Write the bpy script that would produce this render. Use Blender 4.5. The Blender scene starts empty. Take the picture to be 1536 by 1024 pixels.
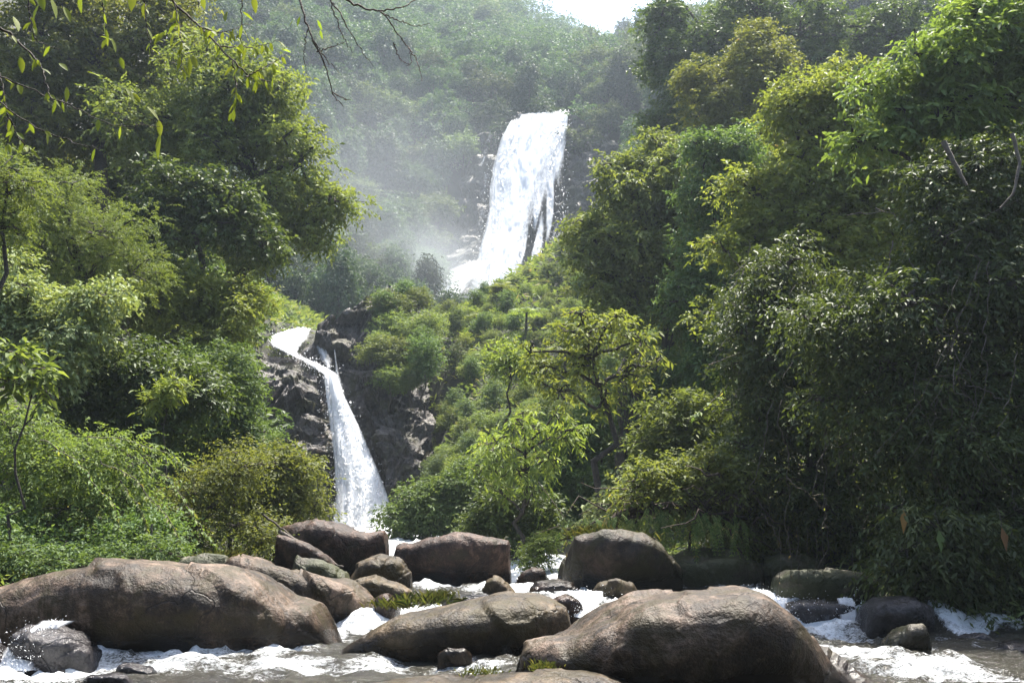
import bpy, math, random
import numpy as np
from mathutils import Vector

sc = bpy.context.scene
C = sc.collection

# ------------------------------------------------------------------ camera
FPX = 1493.0                      # focal length in pixels of the 1536 wide photograph
CAMZ = 2.2
PITCH = math.radians(9.8)
cam_d = bpy.data.cameras.new('camera')
cam_d.sensor_width = 36.0
cam_d.lens = 36.0 * FPX / 1536.0
cam_d.clip_start = 0.1
cam_d.clip_end = 3000
cam = bpy.data.objects.new('camera', cam_d)
cam.location = (0, 0, CAMZ)
cam.rotation_euler = (math.radians(90) + PITCH, 0, 0)
C.objects.link(cam)
sc.camera = cam

# ------------------------------------------------------------------ light
SUN_EL, SUN_AZ = math.radians(69), math.radians(30)     # azimuth measured from +Y towards +X
w = bpy.data.worlds.new("World")
sc.world = w
w.use_nodes = True
nt = w.node_tree
sky = nt.nodes.new('ShaderNodeTexSky')
sky.sky_type = 'NISHITA'
sky.sun_disc = False
sky.sun_elevation = SUN_EL
sky.sun_rotation = SUN_AZ
sky.dust_density = 3.0
bg = nt.nodes['Background']
nt.links.new(sky.outputs[0], bg.inputs[0])
bg.inputs[1].default_value = 0.13
sl = bpy.data.lights.new('sun', 'SUN')
sl.energy = 5.0
sl.angle = math.radians(0.5)
sl.color = (1.0, 0.95, 0.86)
sun = bpy.data.objects.new('sun', sl)
sd = Vector((math.sin(SUN_AZ) * math.cos(SUN_EL), math.cos(SUN_AZ) * math.cos(SUN_EL), math.sin(SUN_EL)))
sun.rotation_euler = sd.to_track_quat('Z', 'Y').to_euler()
C.objects.link(sun)
sc.view_settings.view_transform = 'Standard'
sc.view_settings.look = 'None'
sc.view_settings.gamma = 1
sc.view_settings.exposure = 1.7
sc.cycles.max_bounces = 7
sc.cycles.diffuse_bounces = 3
sc.cycles.glossy_bounces = 2
sc.cycles.transmission_bounces = 4
sc.cycles.transparent_max_bounces = 10
sc.cycles.volume_bounces = 0
sc.cycles.volume_step_rate = 2
sc.cycles.volume_max_steps = 48
sc.cycles.caustics_reflective = False
sc.cycles.caustics_refractive = False

# ------------------------------------------------------------------ helpers
CT, ST = math.cos(PITCH), math.sin(PITCH)


def at(px, py, Y):
    """the world point seen at a photograph pixel, Y metres ahead"""
    u = (px - 768.0) / FPX
    v = (512.0 - py) / FPX
    dy = CT - ST * v
    dz = ST + CT * v
    k = Y / dy
    return np.array((u * k, Y, CAMZ + dz * k))


def on_plane(px, py, z):
    u = (px - 768.0) / FPX
    v = (512.0 - py) / FPX
    k = (z - CAMZ) / (ST + CT * v)
    return np.array((u * k, (CT - ST * v) * k, z))


def norm(a):
    return a / np.maximum(np.linalg.norm(a, axis=-1, keepdims=True), 1e-9)


def _hash(ix, iy, iz, seed):
    h = (ix * 374761393 + iy * 668265263 + iz * 2147483647 + seed * 974634777) & 0xffffffff
    h = ((h ^ (h >> 13)) * 1274126177) & 0xffffffff
    h = ((h ^ (h >> 16)) * 2246822519) & 0xffffffff
    return ((h ^ (h >> 15)) & 0xffff) / 65535.0 * 2 - 1


def noise(P, seed=0):
    P = np.asarray(P, float)
    I = np.floor(P).astype(np.int64)
    f = P - I
    f = f * f * f * (f * (f * 6 - 15) + 10)
    r = 0
    for dx in (0, 1):
        wx = f[..., 0] if dx else 1 - f[..., 0]
        for dy in (0, 1):
            wy = f[..., 1] if dy else 1 - f[..., 1]
            for dz in (0, 1):
                wz = f[..., 2] if dz else 1 - f[..., 2]
                r = r + wx * wy * wz * _hash(I[..., 0] + dx, I[..., 1] + dy, I[..., 2] + dz, seed)
    return r


def fbm(P, octaves=4, seed=0, gain=.5):
    r, a = 0, 1.0
    for k in range(octaves):
        r = r + a * noise(P * (2.03 ** k) + k * 17.3, seed + k)
        a *= gain
    return r


def facets(P, seed=0):
    """angular blocks: each cell tilts the surface its own way"""
    I = np.floor(P).astype(np.int64)
    best = np.full(P.shape[:-1], 1e9)
    out = np.zeros(P.shape[:-1])
    for dx in (-1, 0, 1):
        for dy in (-1, 0, 1):
            for dz in (-1, 0, 1):
                a, b_, c = I[..., 0] + dx, I[..., 1] + dy, I[..., 2] + dz
                q = np.stack((a + .5 + .45 * _hash(a, b_, c, seed), b_ + .5 + .45 * _hash(a, b_, c, seed + 1), c + .5 + .45 * _hash(a, b_, c, seed + 2)), -1)
                e = P - q
                d = (e * e).sum(-1)
                h = e[..., 0] * _hash(a, b_, c, seed + 3) + e[..., 1] * _hash(a, b_, c, seed + 4) + e[..., 2] * _hash(a, b_, c, seed + 5) + .5 * _hash(a, b_, c, seed + 6)
                m = d < best
                best = np.where(m, d, best)
                out = np.where(m, h, out)
    return out


def sstep(a, b, x):
    t = np.clip((x - a) / (b - a), 0, 1)
    return t * t * (3 - 2 * t)


class MB:
    """collects vertices, quads and triangles of ONE mesh"""
    def __init__(self):
        self.v, self.q, self.t, self.tq, self.tt, self.n = [], [], [], [], [], 0

    def add(self, V, quads=None, tris=None, tint=0.5):
        V = np.asarray(V, float).reshape(-1, 3)
        for F, L, T in ((quads, self.q, self.tq), (tris, self.t, self.tt)):
            if F is not None and len(F):
                F = np.asarray(F, np.int64)
                L.append(F + self.n)
                T.append(np.broadcast_to(np.asarray(tint, float), (len(F),)))
        self.v.append(V)
        self.n += len(V)

    def tube(self, pts, rad, sides=5, tint=0.5):
        P = np.asarray(pts, float)
        n = len(P)
        rad = np.broadcast_to(np.asarray(rad, float), (n,))
        T = norm(np.gradient(P, axis=0))
        up = np.array((0.13, 0.21, 1.0)) if abs(T[0, 2]) < .9 else np.array((1.0, .1, 0))
        A = norm(np.cross(T, up))
        B = np.cross(T, A)
        a = np.arange(sides) * 2 * math.pi / sides
        V = P[:, None] + rad[:, None, None] * (A[:, None] * np.cos(a)[None, :, None] + B[:, None] * np.sin(a)[None, :, None])
        i = np.arange(n - 1)[:, None] * sides
        j = np.arange(sides)[None]
        k = (j + 1) % sides
        Q = np.stack((i + j, i + k, i + sides + k, i + sides + j), -1).reshape(-1, 4)
        self.add(V.reshape(-1, 3), Q, tint=tint)

    def build(self, name, mat, parent=None, smooth=False, loc=(0, 0, 0), attrs=None):
        me = bpy.data.meshes.new(name)
        V = np.concatenate(self.v) - np.asarray(loc, float)
        q = np.concatenate(self.q) if self.q else np.zeros((0, 4), np.int64)
        t = np.concatenate(self.t) if self.t else np.zeros((0, 3), np.int64)
        me.vertices.add(len(V))
        me.vertices.foreach_set('co', V.astype(np.float32).ravel())
        me.loops.add(q.size + t.size)
        me.loops.foreach_set('vertex_index', np.concatenate((q.ravel(), t.ravel())).astype(np.int32))
        me.polygons.add(len(q) + len(t))
        start = np.concatenate((np.arange(len(q)) * 4, q.size + np.arange(len(t)) * 3))
        me.polygons.foreach_set('loop_start', start.astype(np.int32))
        me.update(calc_edges=True)
        tint = np.concatenate(self.tq + self.tt) if (self.tq or self.tt) else np.zeros(0)
        a = me.attributes.new('tint', 'FLOAT', 'FACE')
        a.data.foreach_set('value', tint.astype(np.float32))
        for k, arr in (attrs or {}).items():
            a = me.attributes.new(k, 'FLOAT', 'POINT')
            a.data.foreach_set('value', np.asarray(arr, np.float32).ravel())
        if smooth:
            me.polygons.foreach_set('use_smooth', np.ones(len(me.polygons), bool))
        me.materials.append(mat)
        o = bpy.data.objects.new(name, me)
        C.objects.link(o)
        if parent is not None:
            o.parent = parent
        else:
            o.location = loc
        return o


def tag(o, label, cat, group=None):
    o['label'] = label
    o['category'] = cat
    if group:
        o['group'] = group
    return o


def thing(name, label, cat, loc, group=None):
    o = bpy.data.objects.new(name, None)
    o.empty_display_size = .3
    C.objects.link(o)
    o.location = tuple(loc)
    return tag(o, label, cat, group)


def dup(root, loc, rotz, scale, label, group):
    r = root.copy()
    C.objects.link(r)
    r.location = tuple(loc)
    r.rotation_euler = (0, 0, rotz)
    r.scale = scale
    r['label'] = label
    r['group'] = group
    for ch in root.children:
        c = ch.copy()
        C.objects.link(c)
        c.parent = r
    return r


def grid_faces(nu, nv, wrap=False):
    i = np.arange(nu - 1)[:, None] * nv
    if wrap:
        j = np.arange(nv)[None]
        k = (j + 1) % nv
    else:
        j = np.arange(nv - 1)[None]
        k = j + 1
    return np.stack((i + j, i + nv + j, i + nv + k, i + k), -1).reshape(-1, 4)


# ------------------------------------------------------------------ materials
class NT:
    def __init__(self, name):
        self.m = bpy.data.materials.new(name)
        self.m.use_nodes = True
        self.t = self.m.node_tree
        self.t.nodes.clear()
        self.out = self.t.nodes.new('ShaderNodeOutputMaterial')

    def n(self, typ, **kw):
        nd = self.t.nodes.new(typ)
        for k, v in kw.items():
            setattr(nd, k, v)
        return nd

    def l(self, a, b):
        self.t.links.new(a, b)

    def ramp(self, fac, stops, interp='LINEAR'):
        r = self.n('ShaderNodeValToRGB')
        r.color_ramp.interpolation = interp
        el = r.color_ramp.elements
        while len(el) < len(stops):
            el.new(0.5)
        for e, (p, c) in zip(el, stops):
            e.position = p
            e.color = (c[0], c[1], c[2], 1) if not isinstance(c, (int, float)) else (c, c, c, 1)
        self.l(fac, r.inputs[0])
        return r.outputs[0]

    def noise(self, scale, detail=4, vec=None, rough=.55, dist=0):
        nd = self.n('ShaderNodeTexNoise')
        nd.inputs['Scale'].default_value = scale
        nd.inputs['Detail'].default_value = detail
        nd.inputs['Roughness'].default_value = rough
        nd.inputs['Distortion'].default_value = dist
        if vec is not None:
            self.l(vec, nd.inputs['Vector'])
        return nd.outputs[0]

    def math(self, op, a, b=None, clamp=False):
        nd = self.n('ShaderNodeMath', operation=op)
        nd.use_clamp = clamp
        for i, x in enumerate((a, b)):
            if x is None:
                continue
            if isinstance(x, (int, float)):
                nd.inputs[i].default_value = x
            else:
                self.l(x, nd.inputs[i])
        return nd.outputs[0]

    def mix(self, fac, a, b, blend='MIX'):
        nd = self.n('ShaderNodeMix', data_type='RGBA', blend_type=blend)
        for s, x in ((nd.inputs[0], fac), (nd.inputs[6], a), (nd.inputs[7], b)):
            if isinstance(x, (int, float)):
                s.default_value = x
            elif isinstance(x, tuple):
                s.default_value = (x[0], x[1], x[2], 1)
            else:
                self.l(x, s)
        return nd.outputs[2]

    def attr(self, name):
        return self.n('ShaderNodeAttribute', attribute_name=name).outputs['Fac']


def leaf_mat(name, dark, mid, light, odd=None, transl=.38, rough=.58, spec=.24, vary=.35):
    k = NT(name)
    t = k.attr('tint')
    stops = [(0.0, dark), (0.45, mid), (0.9, light)]
    if odd:
        stops += [(0.955, light), (0.965, odd)]
    col = k.ramp(t, stops)
    rnd = k.n('ShaderNodeObjectInfo').outputs['Random']
    hs = k.n('ShaderNodeHueSaturation')
    k.l(k.math('ADD', k.math('MULTIPLY', rnd, .03), .485), hs.inputs['Hue'])
    k.l(k.math('ADD', k.math('MULTIPLY', rnd, vary), 1.03 - vary / 2), hs.inputs['Value'])
    hs.inputs['Saturation'].default_value = .90
    k.l(col, hs.inputs['Color'])
    b = k.n('ShaderNodeBsdfPrincipled')
    k.l(hs.outputs[0], b.inputs['Base Color'])
    b.inputs['Roughness'].default_value = rough
    b.inputs['Specular IOR Level'].default_value = spec
    tr = k.n('ShaderNodeBsdfTranslucent')
    k.l(k.mix(1.0, hs.outputs[0], (1.35, 1.3, .55), 'MULTIPLY'), tr.inputs['Color'])
    m = k.n('ShaderNodeMixShader')
    m.inputs[0].default_value = transl
    k.l(b.outputs[0], m.inputs[1])
    k.l(tr.outputs[0], m.inputs[2])
    k.l(m.outputs[0], k.out.inputs[0])
    return k.m


def rock_mat(name, dark, mid, light, moss=None, moss_amt=.5, scale=1.0, wet=None, rough=.55, bump=.55):
    k = NT(name)
    geo = k.n('ShaderNodeNewGeometry')
    pos = geo.outputs['Position']
    n1 = k.noise(.9 * scale, 6, pos, .6)
    n2 = k.noise(5.5 * scale, 5, pos, .65)
    n3 = k.noise(28 * scale, 4, pos, .7)
    a = k.math('ADD', k.math('MULTIPLY', n1, .55), k.math('ADD', k.math('MULTIPLY', n2, .35), k.math('MULTIPLY', n3, .25)))
    col = k.ramp(a, [(.49, dark), (.575, mid), (.675, light)])
    # pale lichen blotches
    li = k.ramp(k.noise(2.6 * scale, 7, pos, .72, .4), [(.57, 0.0), (.65, .55)])
    col = k.mix(li, col, tuple(min(1, c * 1.2) for c in light))
    # dark stains that run down the faces
    ms = k.n('ShaderNodeMapping')
    ms.inputs['Scale'].default_value = (2.6 * scale, 2.6 * scale, .45 * scale)
    k.l(pos, ms.inputs[0])
    st = k.ramp(k.noise(1.0, 6, ms.outputs[0], .65, .5), [(.50, 0.0), (.62, .75)])
    col = k.mix(st, col, tuple(c * .7 for c in dark))
    # cracks
    vo = k.n('ShaderNodeTexVoronoi', feature='DISTANCE_TO_EDGE')
    vo.inputs['Scale'].default_value = .36 * scale
    wv = k.n('ShaderNodeVectorMath', operation='ADD')
    nd = k.n('ShaderNodeTexNoise')
    nd.inputs['Scale'].default_value = 1.4 * scale
    nd.inputs['Detail'].default_value = 5
    k.l(pos, nd.inputs['Vector'])
    k.l(pos, wv.inputs[0])
    k.l(nd.outputs['Color'], wv.inputs[1])
    k.l(wv.outputs[0], vo.inputs['Vector'])
    ck = k.ramp(vo.outputs['Distance'], [(.002, 1.0), (.007, 0.0)])
    col = k.mix(k.math('MULTIPLY', ck, .8), col, tuple(c * .4 for c in dark))
    if moss:
        mm = k.ramp(k.noise(1.5 * scale, 7, pos, .7, .6), [(1 - moss_amt - .06, 0.0), (1 - moss_amt + .04, .85)])
        col = k.mix(mm, col, moss)
    b = k.n('ShaderNodeBsdfPrincipled')
    b.inputs['Specular IOR Level'].default_value = .32
    if wet is not None:
        z = k.n('ShaderNodeSeparateXYZ')
        k.l(pos, z.inputs[0])
        zz = k.math('ADD', z.outputs[2], k.math('MULTIPLY', k.math('SUBTRACT', n1, .5), .5))
        wm = k.ramp(k.math('SUBTRACT', zz, wet - .5), [(.35, 1.0), (.62, 0.0)])
        col = k.mix(wm, col, k.mix(1.0, col, (.35, .32, .30), 'MULTIPLY'))
        k.l(k.math('SUBTRACT', rough, k.math('MULTIPLY', wm, rough - .25)), b.inputs['Roughness'])
    else:
        b.inputs['Roughness'].default_value = rough
    k.l(col, b.inputs['Base Color'])
    bp = k.n('ShaderNodeBump')
    bp.inputs['Strength'].default_value = bump
    bp.inputs['Distance'].default_value = .13 / scale
    k.l(k.math('SUBTRACT', k.math('ADD', k.math('ADD', n2, k.math('MULTIPLY', n1, 1.6)), k.math('MULTIPLY', n3, .22)), k.math('MULTIPLY', ck, .25)), bp.inputs['Height'])
    k.l(bp.outputs[0], b.inputs['Normal'])
    k.l(b.outputs[0], k.out.inputs[0])
    return k.m


def simple_mat(name, c1, c2, scale=6, rough=.85):
    k = NT(name)
    pos = k.n('ShaderNodeNewGeometry').outputs['Position']
    col = k.ramp(k.noise(scale, 6, pos, .65), [(.35, c1), (.65, c2)])
    b = k.n('ShaderNodeBsdfPrincipled')
    k.l(col, b.inputs['Base Color'])
    b.inputs['Roughness'].default_value = rough
    bp = k.n('ShaderNodeBump')
    bp.inputs['Strength'].default_value = .6
    bp.inputs['Distance'].default_value = .05
    k.l(k.noise(scale * 3, 4, pos), bp.inputs['Height'])
    k.l(bp.outputs[0], b.inputs['Normal'])
    k.l(b.outputs[0], k.out.inputs[0])
    return k.m


def fall_mat(name):
    k = NT(name)
    u, v, d = k.attr('across'), k.attr('down'), k.attr('thick')
    vec = k.n('ShaderNodeCombineXYZ')
    k.l(u, vec.inputs[0])
    k.l(k.math('MULTIPLY', v, .16), vec.inputs[1])
    n1 = k.noise(1.1, 6, vec.outputs[0], .62, .25)
    vec2 = k.n('ShaderNodeCombineXYZ')
    k.l(u, vec2.inputs[0])
    k.l(k.math('MULTIPLY', v, .35), vec2.inputs[1])
    n2 = k.noise(4.5, 5, vec2.outputs[0], .65, .3)
    nn = k.math('ADD', k.math('MULTIPLY', n1, .6), k.math('MULTIPLY', n2, .4))
    # opaque where the water is thick, torn to strands where thin
    al = k.math('ADD', k.math('MULTIPLY', k.math('SUBTRACT', nn, .5), 3.0), k.math('MULTIPLY', k.math('SUBTRACT', d, .42), 3.2), False)
    al = k.math('ADD', al, .35, True)
    df = k.n('ShaderNodeBsdfDiffuse')
    k.l(k.ramp(n2, [(.3, (.80, .83, .86)), (.6, (.93, .94, .95))]), df.inputs[0])
    tl = k.n('ShaderNodeBsdfTranslucent')
    tl.inputs[0].default_value = (.93, .94, .96, 1)
    m1 = k.n('ShaderNodeMixShader')
    m1.inputs[0].default_value = .5
    k.l(df.outputs[0], m1.inputs[1])
    k.l(tl.outputs[0], m1.inputs[2])
    tp = k.n('ShaderNodeBsdfTransparent')
    m2 = k.n('ShaderNodeMixShader')
    k.l(al, m2.inputs[0])
    k.l(tp.outputs[0], m2.inputs[1])
    k.l(m1.outputs[0], m2.inputs[2])
    k.l(m2.outputs[0], k.out.inputs[0])
    bp = k.n('ShaderNodeBump')
    bp.inputs['Strength'].default_value = .7
    bp.inputs['Distance'].default_value = .25
    k.l(nn, bp.inputs['Height'])
    k.l(bp.outputs[0], df.inputs['Normal'])
    k.l(bp.outputs[0], tl.inputs['Normal'])
    return k.m


def water_mat(name):
    k = NT(name)
    pos = k.n('ShaderNodeNewGeometry').outputs['Position']
    mp = k.n('ShaderNodeMapping')
    mp.inputs['Scale'].default_value = (.55, 1.3, 1)
    k.l(pos, mp.inputs[0])
    f = k.attr('foam')
    n1 = k.noise(2.2, 6, mp.outputs[0], .7, .8)
    n2 = k.noise(11, 5, mp.outputs[0], .7, .5)
    nn = k.math('ADD', k.math('MULTIPLY', n1, .55), k.math('MULTIPLY', n2, .45))
    n3 = k.noise(38, 4, mp.outputs[0], .7, .3)
    nn = k.math('ADD', k.math('MULTIPLY', nn, .66), k.math('MULTIPLY', n3, .34))
    fm = k.math('ADD', k.math('MULTIPLY', k.math('SUBTRACT', nn, .50), 7.0), k.math('MULTIPLY', k.math('SUBTRACT', f, .50), 2.3), True)
    b = k.n('ShaderNodeBsdfPrincipled')
    b.inputs['Base Color'].default_value = (.022, .020, .012, 1)
    b.inputs['Roughness'].default_value = .16
    b.inputs['IOR'].default_value = 1.33
    b.inputs['Specular IOR Level'].default_value = .7
    bp = k.n('ShaderNodeBump')
    bp.inputs['Strength'].default_value = .9
    bp.inputs['Distance'].default_value = .07
    k.l(k.math('ADD', n2, n1), bp.inputs['Height'])
    k.l(bp.outputs[0], b.inputs['Normal'])
    df = k.n('ShaderNodeBsdfDiffuse')
    df.inputs[0].default_value = (.78, .81, .82, 1)
    tl = k.n('ShaderNodeBsdfTranslucent')
    tl.inputs[0].default_value = (.75, .80, .82, 1)
    mx = k.n('ShaderNodeMixShader')
    mx.inputs[0].default_value = .25
    k.l(df.outputs[0], mx.inputs[1])
    k.l(tl.outputs[0], mx.inputs[2])
    m = k.n('ShaderNodeMixShader')
    k.l(k.math('MULTIPLY', fm, .9), m.inputs[0])
    k.l(b.outputs[0], m.inputs[1])
    k.l(mx.outputs[0], m.inputs[2])
    k.l(m.outputs[0], k.out.inputs[0])
    return k.m


M = {
    'olive': leaf_mat('olive_leaves', (.060, .088, .020), (.122, .158, .034), (.200, .230, .062), (.27, .24, .08), transl=.45),
    'green': leaf_mat('green_leaves', (.040, .078, .022), (.080, .135, .038), (.135, .195, .06), transl=.38),
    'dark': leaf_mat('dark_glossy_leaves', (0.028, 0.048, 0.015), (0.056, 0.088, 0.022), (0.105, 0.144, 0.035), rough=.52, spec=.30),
    'bright': leaf_mat('bright_leaves', (.062, .105, .024), (.115, .170, .038), (.19, .25, .06), (.24, .24, .07), transl=.45),
    'yellow': leaf_mat('yellow_green_leaves', (.085, .130, .020), (.155, .205, .035), (.235, .275, .06), (.34, .25, .07), transl=.45),
    'russet': leaf_mat('russet_tipped_leaves', (.075, .105, .022), (.135, .165, .034), (.20, .22, .05), (.30, .14, .06), transl=.42),
    'pale': leaf_mat('pale_leaves', (0.105, 0.136, 0.050), (0.175, 0.216, 0.081), (0.298, 0.320, 0.138), transl=.3),
    'feather': leaf_mat('feathery_leaves', (.065, .10, .022), (.115, .165, .034), (.18, .225, .05), transl=.42, rough=.55),
    'dry': leaf_mat('dry_leaves', (.045, .038, .018), (.09, .07, .032), (.15, .115, .055), rough=.7),
    'far1': leaf_mat('forest_leaves', (.018, .045, .020), (.040, .080, .034), (.080, .125, .054), rough=.6, transl=.3, vary=.85),
    'far2': leaf_mat('pale_forest_leaves', (.040, .068, .028), (.072, .112, .045), (.125, .165, .07), rough=.6, transl=.3, vary=.85),
    'spur': leaf_mat('spur_leaves', (.062, .098, .030), (.120, .165, .048), (.185, .22, .068), (.22, .19, .09), rough=.6, transl=.4, vary=.6),
    'grass': leaf_mat('grass_blades', (.045, .07, .015), (.085, .11, .028), (.15, .15, .05), rough=.6),
    'sunleaf': leaf_mat('backlit_leaves', (.09, .15, .015), (.15, .22, .02), (.21, .27, .03), transl=.6),
    'deadleaf': leaf_mat('dead_leaf', (.10, .05, .012), (.17, .085, .02), (.22, .12, .03), rough=.6),
    'bark': simple_mat('bark', (.035, .026, .018), (.10, .08, .06), 9),
    'darkbark': simple_mat('dark_bark', (.018, .014, .010), (.055, .043, .032), 9),
    'palebark': simple_mat('pale_twigs', (.07, .058, .045), (.16, .135, .11), 12),
    'root': simple_mat('root_tangle', (.018, .011, .007), (.06, .035, .02), 14),
    'ground': simple_mat('forest_floor', (.012, .011, .006), (.032, .034, .013), 2),
    'rock': rock_mat('river_rock', (.014, .009, .0045), (.048, .030, .017), (.165, .115, .082), (.032, .023, .006), .45, wet=.45),
    'slab': rock_mat('olive_slab_rock', (0.0170, 0.0116, 0.0055), (0.0509, 0.0347, 0.0177), (0.1344, 0.0952, 0.0551), (0.0389, 0.0286, 0.0067), .46, wet=.35),
    'redrock': rock_mat('red_brown_rock', (0.0113, 0.0061, 0.0043), (0.0368, 0.0190, 0.0122), (0.1344, 0.0816, 0.0581), (0.0198, 0.0163, 0.0061), .4, wet=.85),
    'darkrock': rock_mat('shaded_brown_rock', (.010, .007, .004), (.030, .020, .012), (.085, .058, .040), (.030, .026, .008), .5, wet=.85),  # darker brown rock, the shade on the root covered boulder put into its colour
    'wetrock': rock_mat('wet_black_rock', (.012, .011, .012), (.03, .027, .028), (.06, .055, .055), rough=.2),
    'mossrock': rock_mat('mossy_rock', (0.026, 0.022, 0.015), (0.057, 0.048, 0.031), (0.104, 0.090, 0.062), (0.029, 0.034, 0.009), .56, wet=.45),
    'cliff': rock_mat('cliff_rock', (.022, .018, .016), (.062, .052, .046), (.16, .14, .13), (.05, .048, .02), .45, scale=.45, rough=.45, bump=.9),
    'farcliff': rock_mat('wet_far_rock', (.018, .015, .013), (.05, .042, .037), (.12, .105, .095), (.04, .04, .018), .5, scale=.3, rough=.5, bump=.9),
    'fall': fall_mat('falling_water'),
    'water': water_mat('stream_water'),
}

# ------------------------------------------------------------------ ground shapes
def tps_fit(pts):
    pts = np.asarray(pts, float)
    n = len(pts)
    d = np.linalg.norm(pts[:, None, :2] - pts[None, :, :2], axis=-1)
    K = d * d * np.log(d + 1e-9) / 100.0 + np.eye(n) * 2.0
    Pm = np.concatenate((np.ones((n, 1)), pts[:, :2]), 1)
    A = np.zeros((n + 3, n + 3))
    A[:n, :n], A[:n, n:], A[n:, :n] = K, Pm, Pm.T
    s = np.linalg.solve(A, np.concatenate((pts[:, 2], np.zeros(3))))

    def f(x, y):
        x, y = np.asarray(x, float), np.asarray(y, float)
        sh = x.shape
        q = np.stack((x.ravel(), y.ravel()), -1)
        out = np.empty(len(q))
        for i in range(0, len(q), 20000):
            b = q[i:i + 20000]
            dd = np.linalg.norm(b[:, None] - pts[None, :, :2], axis=-1)
            out[i:i + 20000] = (dd * dd * np.log(dd + 1e-9) / 100.0) @ s[:n] + s[n] + b @ s[n + 1:]
        return out.reshape(sh)
    return f


near_pts = [(-10, -10, .8), (10, -10, .8), (-9, 6, .6), (9, 6, .6), (-30, 0, 9), (30, 0, 9),
            (-9.5, 12, .3), (-9, 20, .3), (-14, 20, 1.9), (-8, 26, 1.6), (-12, 35, 4.5), (-20, 35, 9), (-13, 50, 6), (-22, 55, 13),
            (-30, 30, 14), (-40, 60, 28), (-15.5, 64, 12.5), (-20, 75, 18), (-35, 90, 32), (-50, 30, 26), (-60, 90, 45),
            (9, 12, .6), (9, 17, -.3), (14, 17, 1.2), (10, 20, .1), (12.5, 22, .9), (6, 24, .7), (11, 26, 2.4), (4.5, 32, 1.3), (9, 36, 3), (20, 30, 8), (30, 40, 16),
            (20, 50, 13), (36, 66, 30), (50, 30, 26), (50, 90, 48), (0, 30, .2), (-3, 38, .5), (-7, 48, 1.0), (-8.5, 56, 1.2)]
near_pts += [tuple(at(*p)) for p in [(690, 800, 42), (640, 735, 52), (700, 670, 60), (800, 720, 50), (900, 690, 46), (640, 600, 65), (720, 560, 72), (820, 610, 64),
             (660, 500, 80), (740, 455, 86), (850, 430, 86), (735, 416, 95), (850, 338, 100), (960, 280, 105), (1080, 220, 108),
             (630, 482, 84), (580, 500, 78), (960, 480, 72), (1000, 600, 52)]]
near_pts += [(-12, 96, 15), (-2, 112, 17), (10, 116, 20), (24, 122, 30), (-20, 88, 16), (-20, 108, 24)]
_near = tps_fit(near_pts)

STREAM = np.array([(-20, 0., 9), (8, 0, 9), (14, 0, 9.5), (18, 0, 9), (21, -.2, 6.5), (26, 0., 4.6), (32, -1.5, 4), (44, -5.5, 3.6), (56, -9, 3.5), (62, -9.6, 3), (70, -13, 2)])


def water_z(x, y):
    s = sstep(19.0, 20.5, y + .5 * np.sin(x * 1.7) + .25 * np.sin(x * 4.1))
    return .42 * s + sstep(24, 58, y) * .95


def ground(x, y):
    x, y = np.asarray(x, float), np.asarray(y, float)
    z = _near(x, y) - 13.0 * np.exp(-((x + 11.8) / 6.6) ** 4 - ((y - 66) / 8.5) ** 4)
    sx = np.interp(y, STREAM[:, 0], STREAM[:, 1])
    hw = np.interp(y, STREAM[:, 0], STREAM[:, 2])
    d = np.abs(x - sx) - hw
    k = sstep(-1.2, 1.8, d)
    k = np.where(y > 62, np.maximum(k, sstep(62, 66, y)), k)
    return z * k + (water_z(x, y) - .7) * (1 - k)


back_pts = [tuple(at(*p)) for p in [
    (640, 450, 138), (560, 490, 128), (450, 500, 112), (380, 430, 118), (300, 400, 110), (560, 330, 158), (480, 240, 165), (620, 240, 176), (430, 130, 175), (300, 60, 160),
    (150, 0, 150), (0, -100, 140), (690, 205, 176), (780, 172, 188), (850, 172, 187), (600, 70, 235), (700, 70, 245), (500, 0, 240), (800, 120, 205), (870, 110, 215), (700, 20, 300),
    (790, 62, 340), (860, 82, 330), (940, 112, 300), (990, 140, 260), (1050, 150, 240), (910, 170, 180), (930, 230, 170), (1000, 130, 165), (1100, 60, 160), (1230, 10, 155), (1400, -120, 150),
    (760, 455, 160), (840, 400, 162), (900, 320, 162), (1000, 260, 140), (1200, 150, 130), (1400, 60, 120)]]
back_pts += [(-200, 250, 190), (-150, 150, 120), (0, 420, 120), (100, 420, 90), (-120, 420, 190), (200, 250, 190), (150, 150, 120), (-90, 110, 60), (90, 110, 65), (200, 420, 120), (-200, 420, 210),
              (-40, 100, 24), (0, 112, 14), (20, 118, 16), (50, 105, 34)]
_back = tps_fit(back_pts)

xs, ys = np.linspace(-75, 75, 190), np.linspace(-14, 125, 180)
X, Yg = np.meshgrid(xs, ys, indexing='ij')
Z = ground(X, Yg) + .25 * fbm(np.stack((X * .5, Yg * .5, X * 0), -1), 3, 5)
b = MB()
b.add(np.stack((X, Yg, Z), -1), grid_faces(len(xs), len(ys)))
g = b.build('ground', M['ground'], smooth=True)
g['kind'] = 'structure'
xs, ys = np.linspace(-260, 260, 150), np.linspace(97, 470, 130)
X, Yg = np.meshgrid(xs, ys, indexing='ij')
Z = _back(X, Yg) - 1.0
b = MB()
b.add(np.stack((X, Yg, Z), -1), grid_faces(len(xs), len(ys)))
hl = b.build('hills', M['ground'], smooth=True)
hl['kind'] = 'structure'
# the valley floor far beyond the picture
b = MB()
b.add([(-270, -25, -8), (270, -25, -8), (270, 475, -8), (-270, 475, -8)], [(0, 1, 2, 3)])
vf = b.build('terrain', M['ground'])
vf['kind'] = 'structure'


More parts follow.
